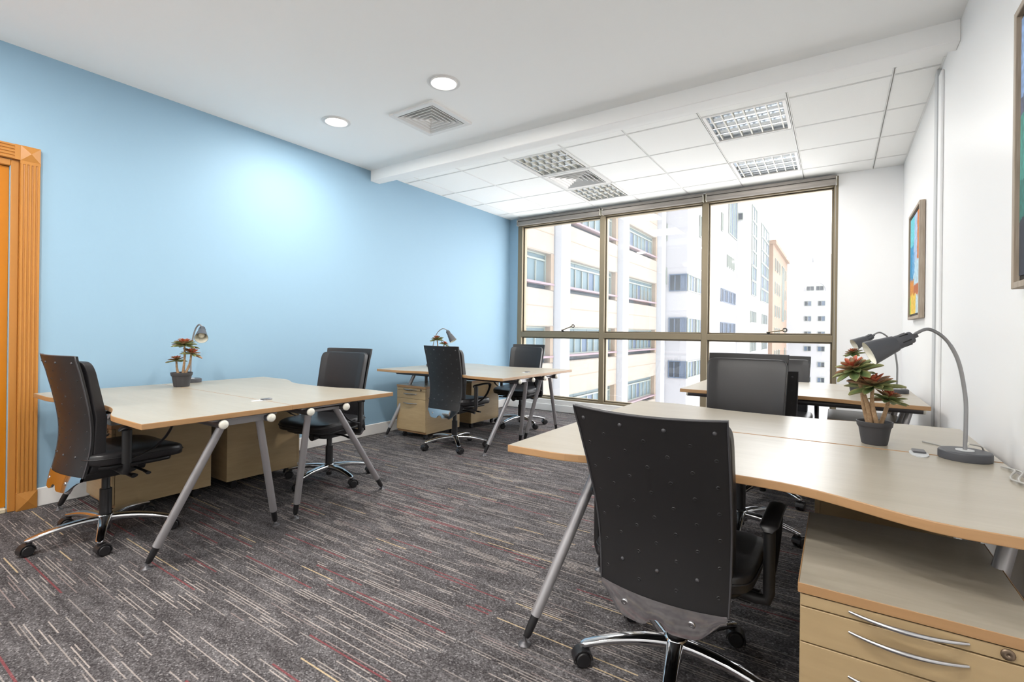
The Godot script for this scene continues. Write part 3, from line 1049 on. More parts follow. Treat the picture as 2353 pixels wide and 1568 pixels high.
	for r in 13:
		for c in 4:
			var u := -0.86 + 0.573 * c + (0.287 if r % 2 == 1 else 0.0)
			if u > 0.9: continue
			var y := 0.945 - r * 0.043
			var big := r == 0 or r == 11
			var p := back_point(u, y, 0.0)
			var nn := (back_point(u + 0.05, y, 0) - p).cross(back_point(u, y + 0.02, 0) - p).normalized()
			var t := bu if big else du
			t.tf = Transform3D(Basis(Quaternion(Vector3.UP, nn)), p)
			if big: t.lathe([Vector2(0.0062, -0.001), Vector2(0.0058, 0.0022), Vector2(0.0035, 0.0040), Vector2(0.0004, 0.0046)], 12)
			else: t.lathe([Vector2(0.0060, -0.0003), Vector2(0.0050, 0.0013), Vector2(0.0040, 0.0013), Vector2(0.0032, 0.0004), Vector2(0.0004, 0.0003)], 12)
	var dots := part("dots", du, M.plastic, shell)
	dots.set_meta("kind", "stuff")
	var studs := part("studs", bu, M.plastic_grey, shell)
	studs.set_meta("kind", "stuff")
	var cu := MB.new()
	var cb := func(q: Vector3) -> Vector3:
		# q.x across, q.y up, q.z thickness (front is -z)
		var y := 0.668 + q.y
		var u := q.x / 0.222
		return Vector3(u * (back_hw(y) - 0.002), y, back_z(y) - 0.034 * u * u - 0.047 + q.z * (0.75 + 0.5 * exp(-pow((y - 0.55) / 0.12, 2.0))))
	cu.pad(Vector3.ZERO, Vector3(0.450, 0.572, 0.056), 0.14, 0.16, cb, 64, 30)
	part("back_cushion", cu, M.leather, o)
	var ch := MB.new()
	var lo := []
	var hi := []
	for k in 25:
		var u := (k / 12.0 - 1.0)
		var yb := 0.305 + (0.055 * smoothstep(0.55, 1.0, absf(u)))
		if absf(u) < 0.17: yb = maxf(yb, 0.305 + sqrt(maxf(0.0, 0.029 - u * u)) * 0.16)
		lo.append(back_point(u * 0.98, yb, 0.004)); hi.append(back_point(u * 0.98, 0.386 - 0.004 * u * u, 0.004))
	var mid := []
	for k in 25: mid.append(lo[k].lerp(hi[k], 0.5) + Vector3(0, 0, 0.002))
	ch.grid([lo, mid, hi])
	var lo2 := []
	var hi2 := []
	for k in 25:
		lo2.append(lo[k] + Vector3(0, 0, -0.012)); hi2.append(hi[k] + Vector3(0, 0, -0.012))
	ch.grid([lo2, hi2], false, true)
	ch.grid([lo2, lo])
	var plate := part("back_plate", ch, M.chrome, o)
	plate.set_meta("label", "chrome plate at the foot of the backrest")
	for u in [-0.52, 0.52]:
		var sc := MB.new()
		sc.tf = Transform3D(Basis(Vector3(1, 0, 0), PI / 2), back_point(u, 0.347, 0.005))
		sc.lathe([Vector2(0.011, -0.002), Vector2(0.011, 0.0015), Vector2(0.008, 0.003), Vector2(0.004, 0.003), Vector2(0.0035, 0.001), Vector2(0.0004, 0.001)], 16)
		part("screw", sc, M.brushed, plate)
	# back bearer under the plate
	var bb := MB.new()
	bb.strap([Vector3(0, 0.372, 0.10), Vector3(0, 0.350, 0.15), Vector3(0, 0.350, 0.158), Vector3(0, 0.40, 0.135)], 0.14, 0.018, Vector3(1, 0, 0))
	part("back_bearer", bb, M.plastic, o)
	# armrests: post, socket and loop
	for s in [-1.0, 1.0]:
		var po := MB.new()
		po.tube([Vector3(s * 0.14, 0.395, 0.015), Vector3(s * 0.24, 0.385, 0.015), Vector3(s * 0.270, 0.388, 0.015), Vector3(s * 0.276, 0.41, 0.015), Vector3(s * 0.276, 0.45, 0.015)], 0.0165, 12, true, 1.0)
		var arm := part("armrest", po, M.plastic, o)
		var sl := MB.new()
		sl.tube([Vector3(s * 0.276, 0.435, 0.015), Vector3(s * 0.276, 0.602, 0.015)], 0.022, 16, true, 0.75, Vector3(1, 0, 0))
		part("sleeve", sl, M.shell, arm)
		var lp := MB.new()
		var pts := []
		for q in [[0.600, 0.050], [0.612, 0.036], [0.617, 0.0], [0.622, -0.08], [0.622, -0.15], [0.618, -0.182], [0.602, -0.193], [0.575, -0.185], [0.53, -0.155], [0.49, -0.105], [0.462, -0.04], [0.452, 0.0]]:
			pts.append(Vector3(s * 0.276, q[0], q[1]))
		var fine := []
		for i in pts.size() - 1:
			for k in 4:
				var t := k / 4.0
				fine.append(pts[i].cubic_interpolate(pts[i + 1], pts[maxi(i - 1, 0)], pts[mini(i + 2, pts.size() - 1)], t))
		fine.append(pts[-1])
		var lr := []
		for k in fine.size():
			var t := float(k) / (fine.size() - 1)
			lr.append(lerpf(0.012, 0.026, smoothstep(0.0, 0.12, t)) - 0.013 * smoothstep(0.42, 0.62, t))
		lp.tube(fine, lr, 14, true, 0.32, Vector3(0, 0, 1))
		part("loop", lp, M.plastic, arm)
	return o

func set_chair(o: Node3D, label: String, at: Vector3, turn: float, lift: float, spin: float, tilt := 0.0):
	o.set_meta("label", label)
	o.position = at
	o.rotation.y = turn
	for c in o.get_children():
		if String(c.name).begins_with("star_base"): c.rotation.y = spin
		elif not String(c.name).begins_with("gas_column"):
			c.position.y = lift
			if tilt != 0.0 and String(c.name) in ["back_shell", "back_cushion", "back_plate"]:
				# the backrest reclines about its foot
				var pivot := Vector3(0, 0.38, 0.16)
				c.transform = Transform3D(Basis(Vector3(1, 0, 0), tilt), pivot + Vector3(0, lift, 0)) * Transform3D(Basis(), -pivot)
		else:
			c.scale.y = 1.0 + lift / 0.33
			c.position.y = -0.035 * lift / 0.33 * 1.0

# ---------------------------------------------------------------- plants
func leaf_mesh(kind: int) -> ArrayMesh:
	# fleshy spoon leaf along +x, 1 unit long; base colour with a paler or redder rim
	var cols: Array = [
		[Color(0.115, 0.175, 0.065), Color(0.30, 0.29, 0.12)],
		[Color(0.19, 0.13, 0.065), Color(0.36, 0.17, 0.09)],
		[Color(0.42, 0.075, 0.045), Color(0.52, 0.16, 0.07)]][kind]
	var b := MB.new()
	var n := 7
	var top := []
	var bot := []
	for j in n + 1:
		var t := float(j) / n
		var wd := 0.20 * pow(sin(PI * clampf(pow(t, 1.35) * 0.93 + 0.03, 0, 1)), 0.75) + 0.035 * (1.0 - t)
		var rise := 0.10 * t * t
		var a := []
		var c := []
		for k in 7:
			var u := k / 3.0 - 1.0
			var up := 0.10 * u * u * wd / 0.2
			var th := 0.035 * (1.0 - u * u) * (1.0 - 0.6 * t)
			a.append(Vector3(t, rise + up + th * 0.4, u * wd))
			c.append(Vector3(t, rise + up - th, u * wd))
		top.append(a); bot.append(c)
	b.grid(top, false, false)
	b.grid(bot, false, true)
	var half := b.v.size() / 2
	for i in b.v.size():
		var r := i % half
		var j := r / 7
		var k := r % 7
		var edge := maxf(absf(k / 3.0 - 1.0) - 0.55, 0.0) / 0.45
		edge = maxf(edge, smoothstep(0.75, 1.0, float(j) / n))
		b.col[i] = cols[0].lerp(cols[1], clampf(edge, 0, 1))
	return b.mesh()

func rosette(parent: Node3D, at: Vector3, size: float, tilt: Vector3, seed_: int, rings: int, leaves: Array):
	var r := Node3D.new()
	r.name = "rosette"
	parent.add_child(r, true)
	r.position = at
	r.basis = Basis(Quaternion(Vector3.UP, tilt.normalized()))
	var rng := RandomNumberGenerator.new()
	rng.seed = seed_
	var k := 0
	for q in rings:
		var f := float(q) / maxf(1, rings - 1)
		var count := 8 if q == 0 else (8 if q == 1 else 7)
		for i in count:
			var l := part("leaf", leaves[0 if f < 0.3 else (1 if f < 0.55 else 2)] if rng.randf() > 0.12 else leaves[1], M.leaf, r)
			var yaw := TAU * (i + 0.5 * (q % 2)) / count + rng.randf_range(-0.2, 0.2)
			var pitch := lerpf(-0.22, 0.85, f) + rng.randf_range(-0.12, 0.12)
			var s := size * lerpf(1.0, 0.42, f) * rng.randf_range(0.88, 1.12)
			l.basis = Basis(Vector3.UP, yaw) * Basis(Vector3(0, 0, 1), pitch) * Basis().scaled(Vector3(s, s, s * 0.95))
			l.position = Vector3(0, size * 0.18 * f, 0)
			k += 1

func make_plant(label: String, at: Vector3, turn: float, pot: float, stems: Array) -> Node3D:
	# stems: [[foot x, foot z, head x, head y, head z, rosette size, rings], ...]
	var o := thing("potted_succulent", label, "plant", at, turn, "potted succulents on the desks")
	var p := MB.new()
	p.tf = Transform3D(Basis().scaled(Vector3(pot, pot, pot)), Vector3.ZERO)
	p.lathe([Vector2(0.0004, 0.0), Vector2(0.046, 0.0), Vector2(0.046, 0.0), Vector2(0.049, 0.004), Vector2(0.061, 0.080), Vector2(0.061, 0.080), Vector2(0.066, 0.081), Vector2(0.069, 0.101), Vector2(0.067, 0.103), Vector2(0.064, 0.101), Vector2(0.062, 0.075)], 36)
	part("pot", p, M.pot, o)
	var so := MB.new()
	so.tf = p.tf
	so.lathe([Vector2(0.0625, 0.079), Vector2(0.045, 0.083), Vector2(0.0004, 0.086)], 24)
	part("soil", so, M.soil, o)
	var leaves := [leaf_mesh(0), leaf_mesh(1), leaf_mesh(2)]
	var i := 0
	for s in stems:
		var a := Vector3(s[0], 0.080 * pot, s[1])
		var b := Vector3(s[2], s[3], s[4])
		var pts := []
		var rad := []
		for k in 9:
			var t := k / 8.0
			pts.append(a.lerp(b, t) + Vector3(sin(t * PI) * 0.008 * (1 if i % 2 == 0 else -1), 0, sin(t * 5.0 + i) * 0.003))
			rad.append(lerpf(0.0085, 0.0055, t) * (1.0 + 0.09 * (k % 2)))
		var st := MB.new()
		st.tube(pts, rad, 10)
		part("stem", st, M.stem, o)
		rosette(o, b, s[5], Vector3(b.x - a.x, 0.16, b.z - a.z), 100 + i * 17 + int(at.x * 100), s[6], leaves)
		i += 1
	return o

# ---------------------------------------------------------------- desk lamps
func make_lamp(label: String, at: Vector3, turn: float, path: Array, aim: Vector3, cord: Array) -> Node3D:
	# local +x is the way the head reaches; path: neck points above the base
	var o := thing("desk_lamp", label, "lamp", at, turn, "grey gooseneck desk lamps")
	var b := MB.new()
	b.lathe([Vector2(0.0004, 0.0), Vector2(0.067, 0.0), Vector2(0.067, 0.0), Vector2(0.069, 0.003), Vector2(0.069, 0.024), Vector2(0.066, 0.028), Vector2(0.063, 0.029), Vector2(0.0004, 0.029)], 44)
	part("base", b, M.lamp_dark, o)
	var d := MB.new()
	d.lathe([Vector2(0.024, 0.0288), Vector2(0.024, 0.031), Vector2(0.0004, 0.0315)], 28)
	part("base_plate", d, M.lead, o)
	var fine := []
	for i in path.size() - 1:
		for k in 6:
			fine.append(path[i].cubic_interpolate(path[i + 1], path[maxi(i - 1, 0)], path[mini(i + 2, path.size() - 1)], k / 6.0))
	fine.append(path[-1])
	var pole := []
	var neck := []
	var split := int(fine.size() * 0.55)
	for i in fine.size():
		if i <= split: pole.append(fine[i])
		if i >= split: neck.append(fine[i])
	var po := MB.new()
	po.tube(pole, 0.0058, 14)
	part("pole", po, M.lamp_pole, o)
	# ribbed flexible neck
	var rows := []
	var rad := []
	for i in neck.size() - 1:
		for k in 8:
			rows.append(neck[i].lerp(neck[i + 1], k / 8.0))
			rad.append(0.0054 if k % 2 == 0 else 0.0045)
	rows.append(neck[-1]); rad.append(0.0048)
	var ne := MB.new()
	ne.tube(rows, rad, 12)
	part("gooseneck", ne, M.lamp_pole, o)
	# head
	var h := Node3D.new()
	h.name = "head"
	o.add_child(h, true)
	h.position = path[-1]
	h.basis = Basis(Quaternion(Vector3.UP, aim.normalized()))
	var s := MB.new()
	s.lathe([Vector2(0.0070, -0.012), Vector2(0.0080, 0.0), Vector2(0.0080, 0.0), Vector2(0.0175, 0.002), Vector2(0.0195, 0.006), Vector2(0.0235, 0.050), Vector2(0.0235, 0.050), Vector2(0.0265, 0.054), Vector2(0.0420, 0.135), Vector2(0.0408, 0.1352)], 32)
	part("shade", s, M.lamp_dark, h)
	var inn := MB.new()
	inn.lathe([Vector2(0.0404, 0.135), Vector2(0.0252, 0.056), Vector2(0.020, 0.045), Vector2(0.0005, 0.045)], 32)
	part("shade_lining", inn, M.lamp_inside, h)
	for k in 6:
		var sl := MB.new()
		sl.tf = Transform3D(Basis(Vector3.UP, TAU * k / 6), Vector3.ZERO)
		sl.box(Vector3(0.0213, 0.027, 0), Vector3(0.0028, 0.026, 0.003))
		part("vent_slot", sl, M.black, h)
	var bl := MB.new()
	bl.lathe([Vector2(0.012, 0.045), Vector2(0.012, 0.07), Vector2(0.017, 0.082), Vector2(0.020, 0.096), Vector2(0.016, 0.11), Vector2(0.0004, 0.115)], 20)
	part("bulb", bl, M.cap_white, h)
	if cord.size():
		var cf := []
		for i in cord.size() - 1:
			for k in 6:
				cf.append(cord[i].cubic_interpolate(cord[i + 1], cord[maxi(i - 1, 0)], cord[mini(i + 2, cord.size() - 1)], k / 6.0))
		cf.append(cord[-1])
		var cm := MB.new()
		cm.tube(cf, 0.0024, 8)
		part("cord", cm, M.cord, o)
		part("cord_grip", boxed(Vector3(cord[0].x * 0.5, cord[0].y, cord[0].z * 0.5), Vector3(0.012, 0.014, 0.012), 0.003), M.cap_white, o)
	return o

# ---------------------------------------------------------------- pictures
func art_image(kind: int) -> Image:
	# colour blocks as painted on canvas
	var w := 256
	var h := 320
	var img := Image.create(w, h, false, Image.FORMAT_RGB8)
	var blocks: Array
	if kind == 0:
		img.fill(Color8(150, 178, 208))
		blocks = [[0, 0, 110, 110, Color8(96, 196, 208)], [110, 0, 80, 150, Color8(164, 184, 214)], [186, 0, 70, 165, Color8(196, 112, 36)], [0, 92, 90, 130, Color8(38, 140, 188)], [90, 150, 166, 90, Color8(176, 206, 222)], [60, 120, 60, 70, Color8(92, 158, 204)], [0, 205, 110, 58, Color8(206, 132, 44)], [110, 228, 146, 44, Color8(178, 98, 52)], [0, 256, 160, 64, Color8(226, 188, 72)], [160, 262, 96, 58, Color8(186, 208, 214)], [0, 256, 22, 64, Color8(150, 190, 62)]]
	else:
		img.fill(Color8(136, 168, 216))
		blocks = [[0, 0, 256, 110, Color8(142, 174, 222)], [0, 96, 200, 30, Color8(84, 92, 116)], [0, 126, 256, 80, Color8(64, 150, 138)], [0, 200, 256, 60, Color8(40, 116, 108)], [0, 255, 256, 65, Color8(38, 44, 56)], [120, 130, 136, 60, Color8(190, 196, 178)]]
	for b in blocks: img.fill_rect(Rect2i(b[0], b[1], b[2], b[3]), b[4])
	var f := noise(7 + kind, 0.03, 4)
	var g := noise(17 + kind, 0.2, 2)
	var src := img.duplicate()
	for y in h:
		for x in w:
			var sx := clampi(x + int(f.get_noise_2d(x, y) * 14), 0, w - 1)
			var sy := clampi(y + int(f.get_noise_2d(x + 300, y) * 14), 0, h - 1)
			var c: Color = src.get_pixel(sx, sy)
			var k := 1.0 + 0.2 * g.get_noise_2d(x * 2.0, y * 0.4) + 0.15 * f.get_noise_2d(x * 3, y)
			img.set_pixel(x, y, Color(clampf(c.r * k, 0, 1), clampf(c.g * k, 0, 1), clampf(c.b * k, 0, 1)))
	return img

func make_picture(label: String, kind: int, z0: float, z1: float, y0: float, y1: float, depth: float):
	# hangs on the white wall and faces -x
	var zc := (z0 + z1) / 2
	var yc := (y0 + y1) / 2
	var w := z1 - z0
	var h := y1 - y0
	var o := thing("picture", label, "picture", Vector3(RW, yc, zc), 0.0, "framed paintings on the white wall")
	var t := 0.022
	var fr := MB.new()
	for s in [-1.0, 1.0]:
		fr.box(Vector3(-depth / 2 - 0.003, 0, s * (w / 2 - t / 2)), Vector3(depth, h, t), 0.002)
		fr.box(Vector3(-depth / 2 - 0.003, s * (h / 2 - t / 2), 0), Vector3(depth, t, w - 2 * t), 0.002)
	part("frame", fr, M.frame_wood, o)
	part("backing", boxed(Vector3(-depth * 0.28 - 0.003, 0, 0), Vector3(depth * 0.5, h - 2 * t, w - 2 * t)), M.black, o)
	var cm := mat(Color.WHITE, 0.7)
	cm.albedo_texture = tex(art_image(kind))
	var c := MB.new()
	var a := w / 2 - t - 0.02
	var b := h / 2 - t - 0.02
	var x := -depth * 0.80
	c.poly([Vector3(x, -b, -a), Vector3(x, -b, a), Vector3(x, b, a), Vector3(x, b, -a)], Vector3(-1, 0, 0), [Vector2(0, 1), Vector2(1, 1), Vector2(1, 0), Vector2(0, 0)])
	part("canvas", c, cm, o)
	var e := MB.new()
	e.box(Vector3((x - depth * 0.5) / 2, 0, 0), Vector3(absf(x + depth * 0.5) - 0.001, 2 * b, 2 * a))
	part("stretcher", e, M.black, o)

# ---------------------------------------------------------------- the street
func ext_window(parent: Node3D, face: Transform3D, x0: float, x1: float, y0: float, y1: float, cols: int, split: float, frame: Material, panes: Array, recess := 0.0):
	# face: origin on the wall, x along it, z out of it
	var f := MB.new()
	f.tf = face
	var t := 0.07
	var zc := 0.06 - recess
	for s in [[x0, x1, y0, y0 + t], [x0, x1, y1 - t, y1], [x0, x0 + t, y0 + t, y1 - t], [x1 - t, x1, y0 + t, y1 - t]]:
		f.box(Vector3((s[0] + s[1]) / 2, (s[2] + s[3]) / 2, zc), Vector3(s[1] - s[0], s[3] - s[2], 0.10))
	var yt := y1 - t
	if split > 0.0:
		yt = y1 - split
		f.box(Vector3((x0 + x1) / 2, yt + 0.04, zc), Vector3(x1 - x0 - 2 * t, 0.08, 0.09))
	for k in range(1, cols):
		var x := lerpf(x0, x1, float(k) / cols)
		f.box(Vector3(x, (y0 + yt) / 2, zc), Vector3(0.06, yt - y0 - t, 0.08))
	var o := part("window", f, frame, parent)
	for k in cols:
		var a := lerpf(x0, x1, float(k) / cols)
		var c := lerpf(x0, x1, float(k + 1) / cols)
		var g := MB.new()
		g.tf = face
		g.box(Vector3((a + c) / 2, (y0 + yt) / 2, zc - 0.04), Vector3(c - a, yt - y0, 0.02))
		part("pane", g, panes[(k * 7 + int(absf(y0) * 3)) % panes.size()], o)
	if split > 0.0:
		var nc := maxi(1, cols / 2)
		for k in nc:
			var a := lerpf(x0, x1, float(k) / nc)
			var c := lerpf(x0, x1, float(k + 1) / nc)
			var g := MB.new()
			g.tf = face
			g.box(Vector3((a + c) / 2, (y1 + yt) / 2 + 0.03, zc - 0.04), Vector3(c - a - 0.03, y1 - yt - 0.08, 0.02))
			part("pane", g, panes[0], o)

func side_face(x: float, z: float) -> Transform3D:
	# a wall that faces +x; local x runs towards -z, away from the viewer
	return Transform3D(Basis(Vector3(0, 0, -1), Vector3.UP, Vector3(1, 0, 0)), Vector3(x, 0, z))

func front_face(x: float, z: float) -> Transform3D:
	return Transform3D(Basis(), Vector3(x, 0, z))

func build_street():
	var glass := [M.ext_glass, M.ext_blue, M.ext_glass, M.ext_glass]
	# --- sandstone office block
	var X := -6.6
	var b := thing("sandstone_building", "cream office block with long window bands and white pilasters outside", "building", Vector3(0, -16, 0))
	var at := Transform3D(Basis(), Vector3(0, 16, 0))
	var deep := MB.new(); deep.tf = at
	deep.box(Vector3(X - 4.45, -0.5, -17.8), Vector3(8.1, 31, 23.5))
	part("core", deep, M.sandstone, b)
	var bays := [[7.0, 13.4], [14.6, 21.1], [22.36, 28.6]]
	var base := 1.36
	for k in 3:
		var z0: float = -bays[k][0]
		var z1: float = -bays[k][1]
		for r in range(-2, 5):
			var top := base + 3.27 * r
			# spandrel between this window's head and the next ledge
			var sp := MB.new(); sp.tf = at
			sp.box(Vector3(X - 0.24, top + 0.83, (z0 + z1) / 2), Vector3(0.48, 1.64, absf(z1 - z0)), 0.05)
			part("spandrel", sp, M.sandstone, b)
			var jt := MB.new(); jt.tf = at
			jt.box(Vector3(X + 0.004, top + 0.9, (z0 + z1) / 2), Vector3(0.012, 0.03, absf(z1 - z0) - 0.1))
			part("joint", jt, M.sand_trim, b)
			var lg := MB.new(); lg.tf = at
			lg.box(Vector3(X - 0.16, top - 1.36, (z0 + z1) / 2), Vector3(0.36, 0.09, absf(z1 - z0)))
			part("ledge", lg, M.ledge_pink, b)
			var lv := MB.new(); lv.tf = at
			lv.box(Vector3(X - 0.36, top - 1.52, (z0 + z1) / 2), Vector3(0.06, 0.24, absf(z1 - z0)))
			part("low_vent", lv, M.ext_dark, b)
			var rv := MB.new(); rv.tf = at
			rv.box(Vector3(X - 0.24, top - 0.8, z1 + 0.14), Vector3(0.46, 1.65, 0.28))
			part("reveal", rv, M.sand_trim, b)
			ext_window(b, at * side_face(X - 0.38, 0), bays[k][0], bays[k][1] - 0.28, top - 1.32, top, [7, 8, 8][k], 0.32, M.ext_frame, glass)
		var pl := MB.new(); pl.tf = at
		pl.box(Vector3(X - 0.1, -0.5, z1 - 0.55), Vector3(0.9, 31, 0.86), 0.05)
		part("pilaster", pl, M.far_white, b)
	# --- white block with corner windows
	var w := thing("white_corner_building", "white building with dark corner windows next to the cream block", "building", Vector3(0, -16, 0))
	var XC := -4.79
	var ZC := -29.75
	var wb := MB.new(); wb.tf = at
	wb.box(Vector3((XC - 12) / 2, 0.5, (ZC - 50.2) / 2), Vector3(12 + XC, 33, 50.2 + ZC))
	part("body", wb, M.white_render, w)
	for y in [8.7, 5.9, 2.75, -0.35, 12.2]:
		var l := MB.new(); l.tf = at
		l.box(Vector3(XC, y, (ZC - 50.2) / 2), Vector3(0.02, 0.05, 50.2 + ZC))
		l.box(Vector3((XC - 12) / 2, y, ZC), Vector3(12 + XC, 0.05, 0.02))
		part("joint", l, M.white_line, w)
	for r in range(-2, 2):
		var y0 := 4.17 - 3.13 * (0 - r) if r < 1 else 99.0
		if r >= 1: continue
		ext_window(w, at * front_face(0, ZC), -6.05, -4.79, y0, y0 + 1.24, 3, 0.0, M.ext_blue, [M.ext_dark, M.ext_dark, M.ext_blue])
		ext_window(w, at * side_face(XC, ZC), 0.0, 6.2, y0, y0 + 1.24, 7, 0.0, M.ext_frame, [M.ext_glass, M.ext_blue, M.ext_dark])
		ext_window(w, at * side_face(XC, -41.7), 0.0, 7.5, y0 - 0.05, y0 + 1.2, 7, 0.0, M.ext_blue, [M.ext_dark, M.ext_blue])
	ext_window(w, at * side_face(XC, -45.2), 0.0, 4.6, 11.0, 16.4, 4, 0.0, M.ext_frame, [M.ext_blue, M.ext_glass])
	for q in [[-33.2, 8.6], [-34.6, 8.6], [-41.6, 10.6], [-44.6, 7.6], [-45.7, 7.6], [-46.8, 7.6], [-47.9, 7.6]]:
		ext_window(w, at * side_face(XC, q[0]), 0.0, 0.55, q[1], q[1] + (1.25 if q[0] < -44 else 1.7), 1, 0.0, M.ext_frame, [M.white_line])
	for y in [7.9, 4.7]:
		ext_window(w, at * front_face(0, ZC), -6.5, -6.2, y, y + 1.2, 1, 0.0, M.ext_frame, [M.ext_dark])
	# --- round-cornered white tower with blue glazing strips
	var t := thing("white_tower", "white tower with tall blue glazing strips behind the corner building", "building", Vector3(0, -16, 0))
	var out := PackedVector2Array([Vector2(-14, -50.25), Vector2(-4.9, -50.25)])
	for k in 9:
		var a := -PI / 2 + PI / 2 * k / 8.0
		out.append(Vector2(-5.0 + 1.35 * cos(a), -51.6 - 1.35 * sin(a)))
	out.append(Vector2(-3.65, -68.4)); out.append(Vector2(-14, -68.4))
	var tb := MB.new(); tb.tf = at
	tb.extrude(out, -16, 16.0)
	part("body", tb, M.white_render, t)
	for k in 6:
		ext_window(t, at * side_face(-3.65, -52.2), 0.0, 3.6, 5.4 + 1.65 * k, 7.0 + 1.65 * k, 2, 0.0, M.ext_frame, [M.ext_blue, M.ext_glass])
		ext_window(t, at * side_face(-3.65, -60.0), 0.0, 7.6, 5.2 + 1.6 * k, 6.75 + 1.6 * k, 3, 0.0, M.ext_frame, [M.ext_blue, M.ext_glass])
	for y in [2.4, -0.8]:
		ext_window(t, at * side_face(-3.65, -51.8), 0.0, 4.2, y, y + 1.3, 5, 0.0, M.ext_frame, [M.ext_blue, M.ext_dark])
		ext_window(t, at * side_face(-3.65, -61.5), 0.0, 5.0, y, y + 1.3, 4, 0.0, M.ext_frame, [M.ext_dark, M.ext_blue])
	ext_window(t, at * front_face(0, -50.25), -4.75, -4.2, 13.2, 14.0, 1, 0.0, M.ext_frame, [M.ext_dark])
	# --- brown block
	var n := thing("brown_building", "light brown building with narrow windows far down the street", "building", Vector3(0, -16, 0))
	var nb := MB.new(); nb.tf = at
	nb.box(Vector3(-8.1, -1.2, -80.3), Vector3(9.8, 29.6, 22.6))
	part("body", nb, M.brown_render, n)
	var nc := MB.new(); nc.tf = at
	nc.box(Vector3(-8.0, 13.8, -80.3), Vector3(10.3, 0.5, 23.0))
	part("cornice", nc, M.brown_render, n)
	ext_window(n, at * side_face(-3.2, -82.0), 0.0, 3.4, 3.2, 12.0, 2, 0.0, M.ext_frame, [M.ext_glass])
	for y in [10.2, 6.9, 3.6, 0.4, -2.8]:
		for z in [-71.5, -74.5, -77.5, -87.5]:
			ext_window(n, at * side_face(-3.2, z), 0.0, 1.1, y, y + 1.7, 1, 0.0, M.ext_frame, [M.ext_dark])
	# --- far white block across the end of the street
	var e := thing("far_white_building", "white apartment block with an arched window closing the street view", "building", Vector3(0, -16, 0))
	var eb := MB.new(); eb.tf = at
	eb.box(Vector3(4, -1.0, -101), Vector3(17, 30, 12))
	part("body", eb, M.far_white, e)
	var et := MB.new(); et.tf = at
	et.box(Vector3(-1.4, 14.6, -99), Vector3(3.6, 1.6, 6)); et.box(Vector3(2.6, 14.3, -99), Vector3(2.6, 2.2, 6))
	part("roof_house", et, M.far_white, e)
	for y in [6.25, 3.57, 0.85, -1.75, -4.5, -7.2]:
		for x in [-0.75, 1.31, 3.6, 5.8]:
			ext_window(e, at * front_face(0, -95), x, x + 1.12, y, y + 0.92, 2, 0.0, M.ext_frame, [M.ext_dark, M.ext_blue])
	for x in [-0.45, 0.98]:
		ext_window(e, at * front_face(0, -95), x, x + 1.2, 8.95, 9.8, 2, 0.0, M.ext_frame, [M.ext_dark])
	var ar := MB.new(); ar.tf = at * front_face(0.88, -95)
	var arc := []
	for k in 17:
		var a := PI * k / 16.0
		arc.append(Vector3(cos(a) * 1.62, 8.9 + sin(a) * 1.62, 0.05))
	ar.tube(arc, 0.09, 8)
	part("arch", ar, M.white_line, e)

const DOWNLIGHT := 1.45
const TROFFER := 0.8

func _ready():
	# camera
	var cam := Camera3D.new()
	cam.name = "camera"
	add_child(cam)
	cam.near = 0.05
	cam.far = 400.0
	var f := 1120.7
	cam.projection = Camera3D.PROJECTION_FRUSTUM
	cam.keep_aspect = Camera3D.KEEP_HEIGHT
	cam.size = 1568.0 / f * cam.near
	cam.frustum_offset = Vector2(0, -21.76 / f * cam.near)
	cam.rotation_order = EULER_ORDER_YXZ
	cam.position = Vector3(4.141, 1.125, 6.135)
	cam.rotation = Vector3(0, 0.5876, 0.0118)
	cam.current = true
	# hazy white daylight
	var we := WorldEnvironment.new()
	var env := Environment.new()
	var sky := Sky.new()
	var sm := ProceduralSkyMaterial.new()
	sm.sky_top_color = Color(0.97, 0.985, 1.0)
	sm.sky_horizon_color = Color(1.0, 1.0, 1.0)
	sm.ground_horizon_color = Color(1.0, 1.0, 1.0)
	sm.ground_bottom_color = Color(1.0, 1.0, 1.0)
	sm.sun_angle_max = 0.0
	sky.sky_material = sm
	env.background_mode = Environment.BG_SKY
	env.sky = sky
	env.background_energy_multiplier = 3.5
	env.tonemap_mode = Environment.TONE_MAPPER_LINEAR
	env.tonemap_exposure = 1.85
	env.sdfgi_enabled = true
	env.ssao_enabled = true
	env.ssil_enabled = true
	we.environment = env
	add_child(we)
	# the daylight that comes in through the window opening
	make_materials()
	build_shell()
	build_ceiling()
	build_door()
	build_windows()
	build_street()
	build_furniture()
	build_ceiling_fittings()
	build_small_things()

